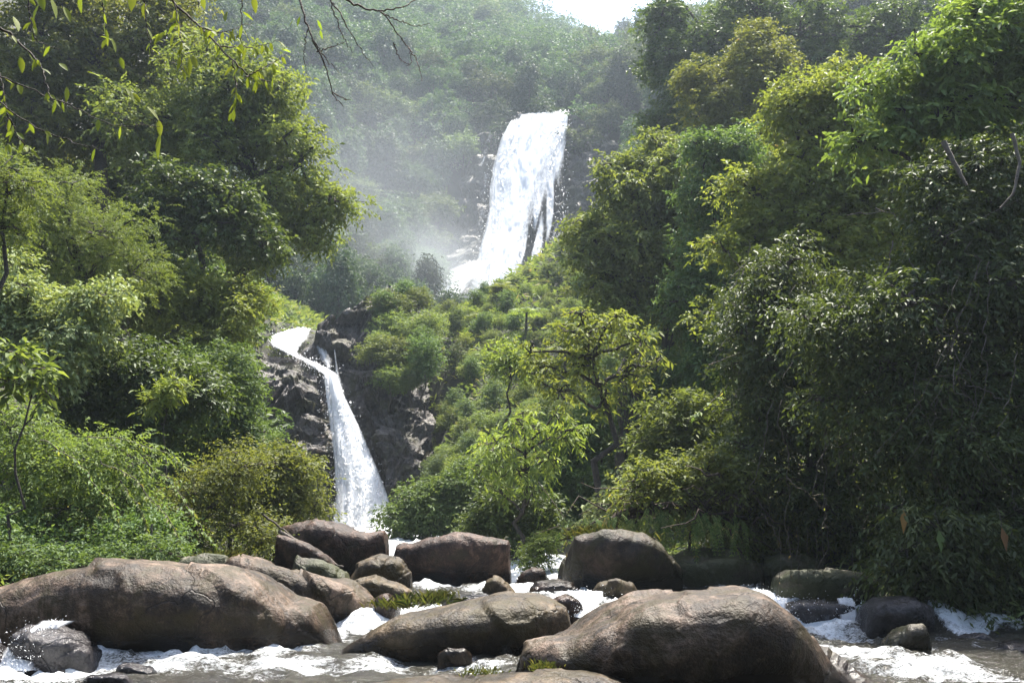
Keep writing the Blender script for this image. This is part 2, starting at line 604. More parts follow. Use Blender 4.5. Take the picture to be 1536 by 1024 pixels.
# the damp air of the valley
def air(name, lo, hi, dens, col, aniso):
    hb = MB()
    hb.add([(lo[0], lo[1], lo[2]), (hi[0], lo[1], lo[2]), (hi[0], hi[1], lo[2]), (lo[0], hi[1], lo[2]), (lo[0], lo[1], hi[2]), (hi[0], lo[1], hi[2]), (hi[0], hi[1], hi[2]), (lo[0], hi[1], hi[2])],
           [(0, 3, 2, 1), (4, 5, 6, 7), (0, 1, 5, 4), (1, 2, 6, 5), (2, 3, 7, 6), (3, 0, 4, 7)])
    k = NT(name + '_air')
    pv = k.n('ShaderNodeVolumePrincipled')
    pv.inputs['Color'].default_value = (*col, 1)
    pv.inputs['Density'].default_value = dens
    pv.inputs['Anisotropy'].default_value = aniso
    k.l(pv.outputs[0], k.out.inputs['Volume'])
    o = hb.build(name, k.m)
    o['kind'] = 'stuff'
    return o


air('haze', (-285, -30, -9.5), (285, 485, 245), .0004, (.74, .87, 1.0), .45)


def mist(name, c, r, dens, seed):
    """drifting spray: an ellipsoid of air that thins out towards its rim"""
    nu, nv = 24, 13
    a, e = np.linspace(0, 2 * math.pi, nu, endpoint=False), np.linspace(-math.pi / 2, math.pi / 2, nv)
    V = np.stack((np.cos(e)[:, None] * np.cos(a)[None], np.cos(e)[:, None] * np.sin(a)[None], np.sin(e)[:, None] + 0 * a[None]), -1) * np.array(r) + c
    hb = MB()
    hb.add(V.reshape(-1, 3), grid_faces(nv, nu, True)[:, ::-1])
    k = NT(name + '_air')
    tc = k.n('ShaderNodeNewGeometry').outputs['Position']
    mp = k.n('ShaderNodeVectorMath', operation='SUBTRACT')
    k.l(tc, mp.inputs[0])
    mp.inputs[1].default_value = tuple(c)
    dv = k.n('ShaderNodeVectorMath', operation='DIVIDE')
    k.l(mp.outputs[0], dv.inputs[0])
    dv.inputs[1].default_value = tuple(r)
    ln = k.n('ShaderNodeVectorMath', operation='LENGTH')
    k.l(dv.outputs[0], ln.inputs[0])
    fall_off = k.ramp(ln.outputs['Value'], [(0, 1.0), (.95, 0.0)], 'EASE')
    nz = k.ramp(k.noise(.05, 3, tc, .5), [(.32, .25), (.68, 1.0)])
    pv = k.n('ShaderNodeVolumePrincipled')
    pv.inputs['Color'].default_value = (.84, .92, 1.0, 1)
    k.l(k.math('MULTIPLY', k.math('MULTIPLY', fall_off, nz), dens), pv.inputs['Density'])
    pv.inputs['Anisotropy'].default_value = .3
    k.l(pv.outputs[0], k.out.inputs['Volume'])
    o = hb.build(name, k.m)
    o['kind'] = 'stuff'
    return o


mist('mist', at(560, 330, 125), (30, 24, 27), .0125, 1)
mist('mist', at(645, 405, 135), (19, 9, 11), .065, 2)


# ------------------------------------------------------------------ foliage
UP = np.array((0, 0, 1.0))


def add_leaves(mb, P, D, N, L, W, tint, fold=.18, drop=.12):
    """flat folded leaves: base P, direction D, face normal N"""
    S = norm(np.cross(D, N))
    N = norm(np.cross(S, D))
    L = np.broadcast_to(np.asarray(L, float), (len(P),))[:, None]
    W = np.broadcast_to(np.asarray(W, float), (len(P),))[:, None]
    mid = P + D * L * .45
    V = np.stack((P, mid + S * W * .5 + N * W * fold, P + D * L - UP * L * drop, mid - S * W * .5 + N * W * fold), 1)
    i = np.arange(len(P))[:, None] * 4
    F = np.concatenate((i + np.array((0, 1, 2)), i + np.array((0, 2, 3))), 1).reshape(-1, 3)
    mb.add(V.reshape(-1, 3), tris=F, tint=np.repeat(tint, 2))


def sprigs(mb, rng, Cn, Dn, nl, twig, leaf, width, droop=.25, spread=.8, tint=None, flat=.7):
    n = len(Cn)
    if n == 0:
        return
    t = np.linspace(.12, 1, nl)[None, :] * (.9 + .2 * rng.random((n, 1)))
    tw = (twig * (.6 + .8 * rng.random(n)))[:, None]
    P = Cn[:, None] + Dn[:, None] * (t * tw)[..., None] - UP * (droop * t * t * tw)[..., None]
    S = norm(np.cross(Dn, UP + .3 * rng.normal(size=(n, 3))))
    sg = np.where(np.arange(nl) % 2, 1.0, -1.0)[None, :, None]
    D = Dn[:, None] * .55 + S[:, None] * sg * spread - UP * droop + rng.normal(size=(n, nl, 3)) * .32
    D = norm(D)
    N = norm(UP * flat + rng.normal(size=(n, nl, 3)) * .45 + Dn[:, None] * .25)
    k = .65 + .7 * rng.random((n, nl))
    tn = (tint if tint is not None else rng.random(n))[:, None] * .6 + .4 * rng.random((n, nl))
    add_leaves(mb, P.reshape(-1, 3), D.reshape(-1, 3), N.reshape(-1, 3), (leaf * k).ravel(), (width * k).ravel(), tn.ravel())


def blob_points(rng, c, r, n, lump=.5, inner=.5, gap=-.35, seed=0):
    """points spread through the outer part of a lumpy blob, thinned by gaps"""
    d = norm(rng.normal(size=(n, 3)))
    rad = inner + (1 - inner) * rng.random(n) ** .6
    rad = np.where(rng.random(n) < .10, 1.0 + .38 * rng.random(n) ** 2, rad)
    k = 1 + lump * noise(d * 2.3 + c * .37, seed) + .22 * noise(d * 5.1 + c * .71, seed + 1)
    P = c + d * (rad * k)[:, None] * r
    keep = noise(P / (np.mean(r) * .30) + 7.7, seed + 2) + .35 * noise(P / (np.mean(r) * .12), seed + 3) > gap
    return P[keep], d[keep]


def limb(p, q, sag, rng, n=7, wob=.08):
    t = np.linspace(0, 1, n)[:, None]
    L = np.linalg.norm(q - p)
    P = p * (1 - t) + q * t + UP * (sag * L * np.sin(t * math.pi))
    P[1:-1] += rng.normal(size=(n - 2, 3)) * L * wob * .5
    return P


def plant(name, label, cat, blobs, Y, mat, leaf=.22, width=.10, twig=.55, nl=7, dens=1.0, droop=.3, bark='darkbark', group=None, base=None,
          trunk=.16, lean=(0, 0), seed=None, gap=-.18, flat=.55, inner=.5, sticks=5, crown='crown', stem='trunk', squash=.8, nsub=8):
    """a tree or bush from blobs given in photograph pixels (x, y, radius[, depth offset]) at Y metres"""
    leaf, width, twig = leaf * .82, width * .80, twig * .9
    seed = seed if seed is not None else (abs(hash_str(label)) % 99991)
    rng = np.random.default_rng(seed)
    bl = []
    for e in blobs:
        yy = Y + (e[3] if len(e) > 3 else 0)
        r = e[2] * yy / FPX
        bl.append((at(e[0], e[1], yy), np.array((r, r * 1.05, r * squash))))
    cen = np.mean([c for c, _ in bl], axis=0)
    if base is None:
        bx, by = cen[0] + lean[0], cen[1] + lean[1]
    else:
        q = at(base[0], base[1], Y)
        bx, by = q[0], Y
    bz = float(ground(np.array([bx]), np.array([by]))[0]) - .15
    if base is not None:
        bz = min(at(base[0], base[1], Y)[2], max(bz, at(base[0], base[1], Y)[2] - 3))
    sub, joins = [], []
    for c, r in bl:
        sub.append((c - UP * r * .1, r * .62))
        for _ in range(nsub):
            o = norm(rng.normal(size=3)) * rng.uniform(.5, 1.0)
            sub.append((c + o * r, r * rng.uniform(.28, .52) * np.array((1.15, 1.15, .75))))
            if trunk:
                joins.append((c, c + o * r))
    B = np.array((bx, by, bz))
    root = thing(name, label, cat, B, group)
    fo, tk = MB(), MB()
    low = min(c[2] - r[2] for c, r in bl)
    top = cen + np.array((0, 0, 0.0))
    if trunk:
        path = limb(B, top, 0, rng, 9, .05)
        tk.tube(path, np.linspace(trunk, trunk * .35, 9), 7)
    for i, (c, r) in enumerate(bl):
        if trunk:
            j = rng.integers(3, 8)
            k = np.argmin(np.linalg.norm(path - c, axis=1) + np.where(path[:, 2] > c[2], 5, 0))
            s = path[min(max(2, k), 8)]
            tk.tube(limb(s, c, .06, rng, 6), np.linspace(trunk * .45, trunk * .14, 6), 5)
    for c, e in joins:
        tk.tube(limb(c, e, .05, rng, 5), np.linspace(trunk * .16 + .008, trunk * .08 + .006, 5), 4)
    for i, (c, r) in enumerate(sub):
        la = leaf * width * .5
        n = int(dens * 1.5 * 4 * math.pi * np.mean(r) ** 2 / (la * nl))
        P, d = blob_points(rng, c, r, n, seed=seed + i, gap=gap, inner=inner)
        D = norm(d * .8 + UP * .15 + rng.normal(size=d.shape) * .55)
        lum = np.clip(.5 + .55 * noise(P / (.35 * np.mean(r)), seed + 9), 0, 1)
        sprigs(fo, rng, P, D, nl, twig, leaf, width, droop, tint=lum, flat=flat)
        if trunk and sticks:
            for kk in range(min(sticks if i % 2 else 1, len(P))):
                e = P[rng.integers(len(P))]
                tk.tube(limb(c, e + (e - c) * .08, .05, rng, 5), np.linspace(trunk * .16 + .006, .006, 5), 3)
    fo.build(crown, M[mat], root, loc=B)
    if trunk:
        tk.build(stem, M[bark], root, smooth=True, loc=B)
    return root


def hash_str(s):
    h = 7
    for ch in s:
        h = (h * 131 + ord(ch)) & 0x7fffffff
    return h


exec_blocks = True
# ------------------------------------------------------------------ cliffs
def sheet(px, t, top, bot, Yt, nu=150, nv=150, back=None):
    """a curved rock or water face: columns at px, rows at t (0 top .. 1 foot), Yt[row][col] metres ahead"""
    px, t, Yt = np.asarray(px, float), np.asarray(t, float), np.asarray(Yt, float)
    U = np.linspace(px[0], px[-1], nu)
    T = np.linspace(0, 1, nv)
    tp = np.interp(U, [p[0] for p in top], [p[1] for p in top])
    bt = np.interp(U, [p[0] for p in bot], [p[1] for p in bot])
    rows = np.stack([np.interp(U, px, r) for r in Yt])               # rows x nu
    Yv = np.stack([np.interp(T, t, rows[:, i]) for i in range(nu)])   # nu x nv
    PY = tp[:, None] * (1 - T[None]) + bt[:, None] * T[None]
    u = (U[:, None] - 768) / FPX
    v = (512 - PY) / FPX
    k = Yv / (CT - ST * v)
    return np.stack((u * k, Yv, CAMZ + (ST + CT * v) * k), -1)


def cliff(name, P, amp, scale, seed, mat, ledge=.6, calm=None):
    q = P / scale
    strata = P[..., 2] * 1.0 + .35 * P[..., 0] + .8 * fbm(q * .6, 3, seed)
    st = np.abs((strata / (scale * .8)) % 1.0 - .5) * 2
    cr = 1 - np.abs(noise(q * np.array((1.6, 1.6, .6)), seed + 5))
    wq = q * np.array((1, 1, 1.7)) + .25 * fbm(q * 2, 3, seed + 6)[..., None]
    d = fbm(q * .7, 2, seed + 2) * amp * .8 + facets(wq * 1.1, seed) * amp * .9 + facets(wq * 2.9, seed + 20) * amp * .42 + facets(wq * 7, seed + 40) * amp * .16 + (st - .5) * amp * ledge * .6 + fbm(q * 6, 3, seed + 9) * amp * .07
    Nn = norm(np.cross(np.gradient(P, axis=0), np.gradient(P, axis=1)))
    if np.mean(Nn[..., 1]) > 0:
        Nn = -Nn
    if calm:                                   # worn smooth and cut back where the water runs
        cp = np.array([at(*c) for c in calm])
        cp = np.concatenate([np.linspace(cp[i], cp[i + 1], 12) for i in range(len(cp) - 1)])
        dm = np.min(np.linalg.norm((P[:, :, None] - cp[None, None])[..., (0, 2)], axis=-1), axis=-1)
        m = sstep(.5, 2.2, dm)
        d = d * (.25 + .75 * m) - 1.5 * (1 - m)
    Pd = P + Nn * d[..., None]
    # close it behind: a skirt that runs back from the top edge and the two sides
    nu, nv = P.shape[:2]
    b = MB()
    b.add(Pd.reshape(-1, 3), grid_faces(nu, nv))
    e = Pd[:, 0]
    k = np.linspace(0, 1, 8)
    bk = e[:, None] + k[None, :, None] * np.array((0, 9.0, -7.0)) + (fbm(e[:, None] * .6 + k[None, :, None] * 3, 3, seed + 8) * np.minimum(k, .3)[None] * 2)[..., None] * UP
    b.add(bk.reshape(-1, 3), grid_faces(nu, 8))
    o = b.build(name, M[mat], smooth=True)
    return o


Pc = sheet([365, 420, 470, 498, 520, 545, 580, 650],
           [0, .15, .3, .5, .75, 1], [(365, 505), (395, 508), (430, 512), (455, 500), (480, 482), (520, 468), (560, 446), (595, 430), (612, 436), (650, 470)], [(365, 800), (650, 800)],
           [[69, 70, 71, 72, 73, 75, 79, 83],
            [66, 68, 69, 70.5, 71, 72, 74, 78],
            [64, 66, 66.5, 69.5, 69.5, 69, 69, 72],
            [62, 63.5, 64, 68, 68, 66.5, 66, 68],
            [60, 61.5, 62, 66, 66.5, 64, 62.5, 64],
            [58, 59, 60, 64, 64.5, 62, 60, 61]], 220, 220)
cl = cliff('rock_cliff', Pc, 1.1, 4.2, 11, 'cliff', calm=[(450, 492, 73), (425, 520, 70), (440, 532, 69), (470, 543, 68), (496, 562, 66), (505, 600, 65), (525, 680, 63), (545, 790, 60)])
tag(cl, 'dark wet rock cliff on both sides of the lower waterfall', 'cliff')
Pc = sheet([560, 640, 700, 745, 800, 850, 900, 960], [0, .25, .5, 1],
           [(560, 500), (630, 455), (672, 350), (700, 250), (718, 208), (745, 190), (775, 176), (852, 171), (890, 185), (960, 250)], [(560, 520), (960, 480)],
           [[152, 164, 171, 173.5, 174, 173, 170, 162], [149, 159, 164, 167, 167.5, 167, 163, 158], [145, 153, 158, 161, 161.5, 160.5, 157, 152], [137, 141, 145, 147, 147, 147, 146, 144]], 220, 200)
cl = cliff('rock_cliff', Pc, 1.5, 7.0, 31, 'farcliff', .9)
tag(cl, 'hazy stepped rock cliff behind and beside the tall upper waterfall', 'cliff')


# ------------------------------------------------------------------ waterfalls
def fall(name, rows, Yrows, thick, seed, mat, parent, amp=.5, nu=70, nv=150, off=0.0, skew=0.0):
    rows = np.asarray(rows, float)
    T = np.linspace(0, 1, nv)
    tt = np.linspace(0, 1, len(rows))
    py, xl, xr, yy = (np.interp(T, tt, a) for a in (rows[:, 0], rows[:, 1], rows[:, 2], np.asarray(Yrows, float)))
    U = np.linspace(0, 1, nu)
    PX = xl[None] * (1 - U[:, None]) + xr[None] * U[:, None]
    Yv = np.broadcast_to(yy[None], PX.shape) - off
    v = (512 - (py[None] + skew * (1 - U[:, None]) * (1 - T[None]))) / FPX
    k = Yv / (CT - ST * v)
    P = np.stack(((PX - 768) / FPX * k, Yv, CAMZ + (ST + CT * v) * k), -1)
    bulge = np.sin(U * math.pi)[:, None] ** .7
    across = (U[:, None] * (xr - xl)[None]) * yy[None] / FPX
    down = np.concatenate(([0], np.cumsum(np.linalg.norm(np.diff(P[nu // 2], axis=0), axis=1))))[None] + 0 * across
    q = np.stack((across * 1.0, down * .18, 0 * across + seed), -1)
    P[..., 1] -= amp * bulge * (.7 + .6 * fbm(q, 3, seed)) + amp * .16 * fbm(q * np.array((3, 2, 1)), 3, seed + 4)
    th = thick(U[:, None] + 0 * PX, T[None] + 0 * PX, across, down)
    b = MB()
    b.add(P.reshape(-1, 3), grid_faces(nu, nv))
    return b.build(name, M[mat], parent, smooth=True, loc=parent.location, attrs={'across': across.ravel(), 'down': down.ravel(), 'thick': th.ravel()}), P, th


def drops(name, P, n, size, spread, seed, parent, bias=1.0, lift=0.0):
    """loose spray thrown off the falling sheet"""
    rng = np.random.default_rng(seed)
    nu, nv = P.shape[:2]
    i = rng.integers(0, nu, n)
    i = np.where(rng.random(n) < .5, np.where(rng.random(n) < .5, 0, nu - 1), i)
    j = (nv * rng.random(n) ** (1 / bias)).astype(int).clip(0, nv - 1)
    q = P[i, j] + rng.normal(size=(n, 3)) * np.array((1, .8, .8)) * spread + np.array((0, -.3, lift))
    s = size * (.3 + rng.random(n) ** 2)
    d = norm(rng.normal(size=(n, 3))) * s[:, None]
    e = norm(rng.normal(size=(n, 3))) * s[:, None]
    V = np.stack((q - d, q + e * .6, q + d - UP * s[:, None] * .8, q - e * .6), 1)
    b = MB()
    b.add(V.reshape(-1, 3), np.arange(4 * n).reshape(n, 4))
    m = 4 * n
    o = b.build(name, M['fall'], parent, loc=parent.location, attrs={'across': np.zeros(m), 'down': np.zeros(m), 'thick': np.ones(m)})
    o['kind'] = 'stuff'
    return o


def edge(u, w):
    return np.clip(np.minimum(u, 1 - u) / w, 0, 1)


def flakes(name, P, th, n, size, seed, parent):
    """torn foam all over the falling sheet, turned every way"""
    rng = np.random.default_rng(seed)
    nu, nv = P.shape[:2]
    i, j = rng.integers(0, nu, n), rng.integers(0, nv, n)
    keep = th[i, j] > .62 + .38 * rng.random(n)
    i, j = i[keep], j[keep]
    n = len(i)
    q = P[i, j] + rng.normal(size=(n, 3)) * size * .8 - np.array((0, size * .9, 0))
    s = size * (.35 + .9 * rng.random(n))
    d = norm(rng.normal(size=(n, 3)) * .8 + np.array((0, -.9, 1.5))) * s[:, None] * 1.3
    e = norm(np.cross(d, rng.normal(size=(n, 3)) * .6 + np.array((0, -.6, .8)))) * s[:, None] * .5
    V = np.stack((q - d, q + e, q + d, q - e), 1)
    b = MB()
    b.add(V.reshape(-1, 3), np.arange(4 * n).reshape(n, 4))
    m = 4 * n
    o = b.build(name, M['fall'], parent, loc=parent.location, attrs={'across': np.zeros(m), 'down': np.zeros(m), 'thick': np.ones(m)})
    o['kind'] = 'stuff'
    return o


ft = thing('waterfall', 'tall white upper waterfall plunging down the hazy forested cliff', 'waterfall', at(790, 440, 150))


def th_up(u, v, a, d):
    t = .40 + .70 * edge(u, .16)
    t = t + .30 * (1 - sstep(.0, .30, v))
    # rock shows through right of centre lower down
    for c, wd, k, v0 in ((.60, .055, .95, .34), (.70, .03, .5, .42), (.80, .04, .6, .36), (.52, .025, .4, .5), (.90, .03, .5, .3)):
        t -= k * np.exp(-((u - c - .025 * np.sin(v * 11 + c * 30)) / wd) ** 2) * sstep(v0, v0 + .18, v) * (1 - .35 * sstep(.85, 1, v))
    t -= .22 * sstep(.58, .75, u) * sstep(.30, .55, v)
    return np.clip(t, 0, 1.3)


_, Pu, Tu = fall('water_sheet', [(168, 768, 852), (173, 766, 852), (200, 752, 850), (240, 740, 846), (275, 735, 842), (310, 733, 842), (340, 728, 840), (370, 720, 836), (410, 712, 826), (450, 700, 812)],
             [178, 172, 168, 164.5, 161.5, 158.5, 155.5, 152.5, 149, 146], th_up, 3, 'fall', ft, amp=1.1, nu=110, nv=200, skew=10)
fall('inner_water', [(172, 772, 850), (240, 750, 838), (310, 742, 815), (370, 728, 790), (450, 706, 790)], [171, 163.5, 157.5, 151.5, 145], lambda u, v, a, d: .22 + .5 * edge(u, .35) - .1 * v, 8, 'fall', ft, amp=.9)
flakes('foam', Pu, Tu, 9000, .17, 21, ft)
for rows, yy in (([(203, 722, 752), (222, 712, 748), (250, 702, 744)], [166.5, 164, 161]), ([(262, 716, 742), (300, 712, 738), (345, 700, 734)], [159.5, 157.5, 154]), ([(322, 832, 858), (334, 834, 862), (352, 830, 850)], [156.5, 155.5, 154.5]),
                 ([(372, 680, 728), (392, 655, 720), (420, 630, 700)], [152.5, 150.5, 147.5])):
    fall('side_trickle', rows, yy, lambda u, v, a, d: .10 + .24 * edge(u, .5), int(rows[0][0]), 'fall', ft, amp=.3, nu=30, nv=50)
drops('spray', Pu, 2200, .13, .7, 4, ft, 1.6)
fc = thing('cascade', 'low white cascade running out from the foot of the upper waterfall', 'cascade', at(660, 440, 140))
_, Pk, Tk = fall('water_sheet', [(392, 702, 738), (404, 672, 730), (420, 642, 716), (438, 622, 696), (458, 600, 668)], [149, 146, 143, 139, 134], lambda u, v, a, d: .25 + .55 * edge(u, .3), 13, 'fall', fc, amp=.6)
flakes('foam', Pk, Tk, 4000, .15, 23, fc)

fl = thing('waterfall', 'lower waterfall with a slanting white drop between dark rocks', 'waterfall', at(545, 790, 60))
_, Pl, Tl = fall('water_sheet', [(493, 441, 468), (500, 412, 467), (509, 398, 463), (520, 408, 454), (531, 429, 449), (542, 452, 473), (552, 472, 492), (562, 486, 506), (590, 489, 515), (625, 493, 532), (660, 498, 548), (700, 502, 565), (740, 504, 580), (775, 500, 590), (800, 490, 597)],
             [77, 75, 72.5, 70.5, 69, 68, 67.2, 66.3, 65.4, 64.6, 63.8, 62.8, 61.8, 60.8, 60], lambda u, v, a, d: np.clip(.45 + .75 * edge(u, .22) - .25 * (1 - sstep(.18, .36, v)) - .75 * np.exp(-((v - .33) / .085) ** 2) * (.45 + .55 * np.sin(u * 9) ** 2), 0, 1.3), 5, 'fall', fl, amp=.5, nu=90, nv=260)
fall('inner_water', [(562, 490, 503), (640, 498, 536), (720, 506, 572), (795, 500, 592)], [66, 64, 62, 59.8], lambda u, v, a, d: .3 + .6 * edge(u, .35), 9, 'fall', fl, amp=.4)
flakes('foam', Pl, Tl, 9000, .06, 22, fl)
drops('spray', Pl, 1800, .055, .3, 6, fl, 1.8)
for rows, yy in (([(500, 476, 486), (520, 470, 492), (540, 478, 500), (552, 490, 500)], [72.4, 70.8, 69.8, 69]), ([(525, 500, 504), (560, 503, 510), (600, 508, 522), (640, 520, 530)], [70.4, 69.4, 68, 67])):
    fall('side_trickle', rows, yy, lambda u, v, a, d: .22 + .35 * edge(u, .5), int(rows[0][0]), 'fall', fl, amp=.15, nu=20, nv=60)

for lab, rows, yy, thf, sd in (
        ('little white cascade pouring round the wet black rock at lower left', [(930, 62, 118), (945, 40, 84), (965, 14, 56), (985, -4, 46), (1004, -16, 60)], [15.0, 14.85, 14.7, 14.6, 14.4], lambda u, v, a, d: .35 + .6 * edge(u, .4), 41),
        ('thin water curtain sliding over the black wet rock beside the right bank', [(896, 1162, 1278), (903, 1158, 1282), (922, 1154, 1286), (948, 1148, 1292)], [19.75, 19.6, 19.45, 19.35], lambda u, v, a, d: .22 + .7 * (np.exp(-((u - .06) / .10) ** 2) + np.exp(-((u - .90) / .10) ** 2)) + .12 * np.sin(u * 23), 42),
        ('short white cascade dropping between the slanting slab and the huge boulder', [(886, 830, 905), (896, 838, 905), (908, 850, 898), (925, 862, 895)], [20.2, 19.6, 19.1, 18.7], lambda u, v, a, d: .4 + .6 * edge(u, .35), 43),
        ('white chute spilling left of the black wet rock', [(884, 1108, 1152), (896, 1112, 1166), (915, 1128, 1178), (940, 1150, 1205)], [20.8, 20.1, 19.5, 18.9], lambda u, v, a, d: .4 + .6 * edge(u, .35), 44)):
    fs = thing('cascade', lab, 'cascade', at((rows[-1][1] + rows[-1][2]) / 2, rows[-1][0], yy[-1]))
    _, Pq, Tq = fall('water_sheet', rows, yy, thf, sd, 'fall', fs, amp=.10, nu=60, nv=60)
    flakes('foam', Pq, Tq, 2500, .022, sd, fs)
    drops('spray', Pq, 300, .014, .10, sd, fs, 1.5, .05)

# ------------------------------------------------------------------ stream
FOAM_GLITTER = []  # foam spots; those at bottom middle paint glitter onto the water
for px, py, rx, ry, z, s in [(40, 950, 90, 22, .1, 1.1), (60, 1005, 150, 34, 0, 1.15), (300, 985, 110, 26, 0, 1.1), (420, 985, 80, 16, 0, .8), (420, 1005, 120, 20, 0, .8), (560, 1000, 80, 16, 0, .72), (515, 955, 20, 12, 0, .9),
                             (690, 1000, 60, 12, 0, .7), (720, 1010, 60, 12, 0, .7), (660, 880, 60, 12, .42, .85), (760, 885, 90, 10, .42, .9), (830, 893, 60, 10, .42, 1), (880, 905, 30, 20, .2, 1.3),
                             (1120, 895, 40, 16, .42, 1), (1150, 915, 50, 24, .2, 1.0), (1230, 948, 90, 14, 0, .95), (1190, 938, 40, 12, 0, .9), (1290, 935, 20, 14, .1, 1.0), (1280, 985, 90, 22, 0, .9), (1400, 1005, 120, 18, 0, .85), (1500, 1015, 60, 14, 0, .8),
                             (1450, 975, 120, 14, 0, .28), (650, 985, 120, 14, 0, .3), (790, 862, 20, 8, .45, .8), (835, 862, 20, 8, .45, .8), (545, 800, 60, 10, 1.3, 1.2)]:
    c = on_plane(px, py, z)
    d1 = on_plane(px + rx, py, z)
    d2, d3 = on_plane(px, py - ry, z), on_plane(px, py + ry, z)
    FOAM_GLITTER.append((c[0], c[1], abs(d1[0] - c[0]), max(abs(d2[1] - d3[1]) / 2, .25), s))
ROCKSPOTS = []          # (x, y, rx, ry) filled by boulders: foam collects where they stand in the stream


def wave(x, y):
    q = np.stack((x * .8, y * 1.5, 0 * x), -1)
    return fbm(q, 5, 77, .55)


# ------------------------------------------------------------------ boulders
def boulder(label, prof, Y, depth, mat='rock', seed=1, zb=None, rough=.09, ex=.54, group=None, parts=None, n=(120, 84), cat='boulder', name='boulder', tilt=-0.62, detail=1.0):
    prof = np.asarray(prof, float)
    W = np.array([at(p[0], p[1], Y) for p in prof])
    if zb is None:
        zb = float(water_z(np.array([W[:, 0].mean()]), np.array([Y]))[0]) - .35
    nu, nv = n
    s = -np.cos(np.linspace(0.0, 1, nu) * math.pi)
    x = W[0, 0] + (W[-1, 0] - W[0, 0]) * (s + 1) / 2
    z = np.interp(x, W[:, 0], W[:, 2])
    ker = np.ones(5) / 5
    zs = np.convolve(np.pad(z, 2, 'edge'), ker, 'valid')
    z = np.maximum(zs, zb + .02)
    H = z - zb
    D = depth * np.sqrt(np.maximum(1 - s * s, 0)) ** .75 + .001
    a = np.linspace(0, 2 * math.pi, nv, endpoint=False)
    ca, sa = np.cos(a), np.sin(a)
    vy = -np.sign(ca) * np.abs(ca) ** ex
    vz = np.where(sa > 0, np.abs(sa) ** ex, -.25 * np.abs(sa))
    endk = np.minimum(1, np.sqrt(np.maximum(1 - s * s, 0)) * 2.2)
    P = np.stack((x[:, None] + 0 * vy[None], Y + D[:, None] * vy[None] + tilt * H[:, None] * vz[None], zb + (H * endk)[:, None] * vz[None]), -1)
    size = min(W[-1, 0] - W[0, 0], 2 * depth, 4)
    q = P / max(size, .3)
    Nn = norm(np.stack((s[:, None] * .8 + 0 * vy[None], vy[None] * np.ones((nu, 1)), np.abs(vz)[None] * np.ones((nu, 1))), -1))
    ridg = 1 - np.abs(noise(q * 2.4 + 3, seed + 3))
    d = rough * size * (.75 * noise(q * 1.5, seed) + .35 * noise(q * 3.3, seed + 1) + .10 * detail * fbm(q * 9, 4, seed + 2) - .22 * ridg ** 6 + .52 * facets(q * 1.7 + .16 * fbm(q * 3, 2, seed + 8)[..., None], seed + 4) + .16 * facets(q * 4.2, seed + 14) + .08)
    P = P + Nn * d[..., None] * np.minimum(1, endk + .15)[:, None, None]
    o = MB()
    o.add(P.reshape(-1, 3), grid_faces(nu, nv, True))
    c = P.reshape(-1, 3).mean(0)
    c[2] = zb
    ob = o.build(name, M[mat], smooth=True, loc=c)
    tag(ob, label, cat, group)
    ROCKSPOTS.append(((W[0, 0] + W[-1, 0]) / 2, Y, (W[-1, 0] - W[0, 0]) / 2, depth))
    return ob


boulder('huge dark brown boulder at bottom right centre with a sloping right flank', [(758, 1010), (762, 975), (790, 950), (850, 935), (905, 905), (940, 885), (985, 873), (1040, 877), (1090, 878), (1130, 900), (1180, 938), (1240, 980), (1300, 1020), (1345, 1055)], 14.3, 1.75, 'rock', 3, rough=.075, n=(170, 110))
boulder('long humped boulder across the lower left with pale crown and mossy streaks', [(-90, 905), (-40, 893), (30, 882), (80, 868), (150, 855), (225, 845), (290, 853), (365, 860), (420, 877), (455, 893), (490, 898), (512, 922), (524, 960)], 17.6, 1.75, 'rock', 7, rough=.07, n=(170, 100))
boulder('slanting olive brown slab boulder in the middle of the stream', [(496, 984), (520, 962), (560, 938), (610, 915), (680, 905), (740, 893), (800, 890), (845, 905), (858, 925), (862, 950)], 17.0, 1.15, 'slab', 12, rough=.06, n=(140, 90))
boulder('sloping pinkish slab boulder behind the long humped boulder', [(345, 850), (372, 832), (420, 838), (480, 860), (530, 873), (560, 900), (576, 925), (580, 950)], 20.6, 1.1, 'rock', 17, rough=.07)
boulder('dark red brown block boulder under the lower waterfall', [(428, 800), (445, 796), (490, 788), (530, 792), (560, 800), (585, 795), (592, 815), (594, 860)], 27.5, 1.3, 'redrock', 22, rough=.07, ex=.5)
boulder('flat topped red brown boulder right of the dark block boulder', [(588, 830), (600, 814), (640, 808), (690, 803), (730, 809), (765, 818), (780, 826), (776, 845), (768, 870)], 27.0, 1.2, 'redrock', 29, rough=.07, ex=.5)
boulder('rounded tan boulder beside the dark block boulder', [(525, 880), (545, 845), (575, 835), (605, 842), (618, 860), (622, 890)], 23.5, .7, 'slab', 33)
boulder('low lumpy tan rock in front of the rounded tan boulder', [(520, 885), (535, 868), (570, 858), (600, 868), (625, 885), (632, 905)], 21.8, .6, 'slab', 38)
boulder('small dark red rock wedged between the pinkish slab and grass tufts', [(562, 920), (568, 895), (585, 890), (600, 900), (604, 925)], 20.0, .5, 'redrock', 41)
boulder('long thin leaning rock below the left bank shrubs', [(428, 800), (440, 802), (475, 815), (500, 832), (515, 850), (518, 870)], 24.0, .5, 'redrock', 44, rough=.05)
boulder('grass grown rock on the left bank behind the long humped boulder', [(275, 870), (285, 838), (320, 832), (350, 836), (372, 850), (378, 880)], 20.4, .7, 'mossrock', 46, zb=.2)
boulder('mossy sloping stone left of the rounded tan boulder', [(440, 870), (460, 832), (490, 838), (520, 860), (530, 885)], 23.0, .7, 'mossrock', 48)
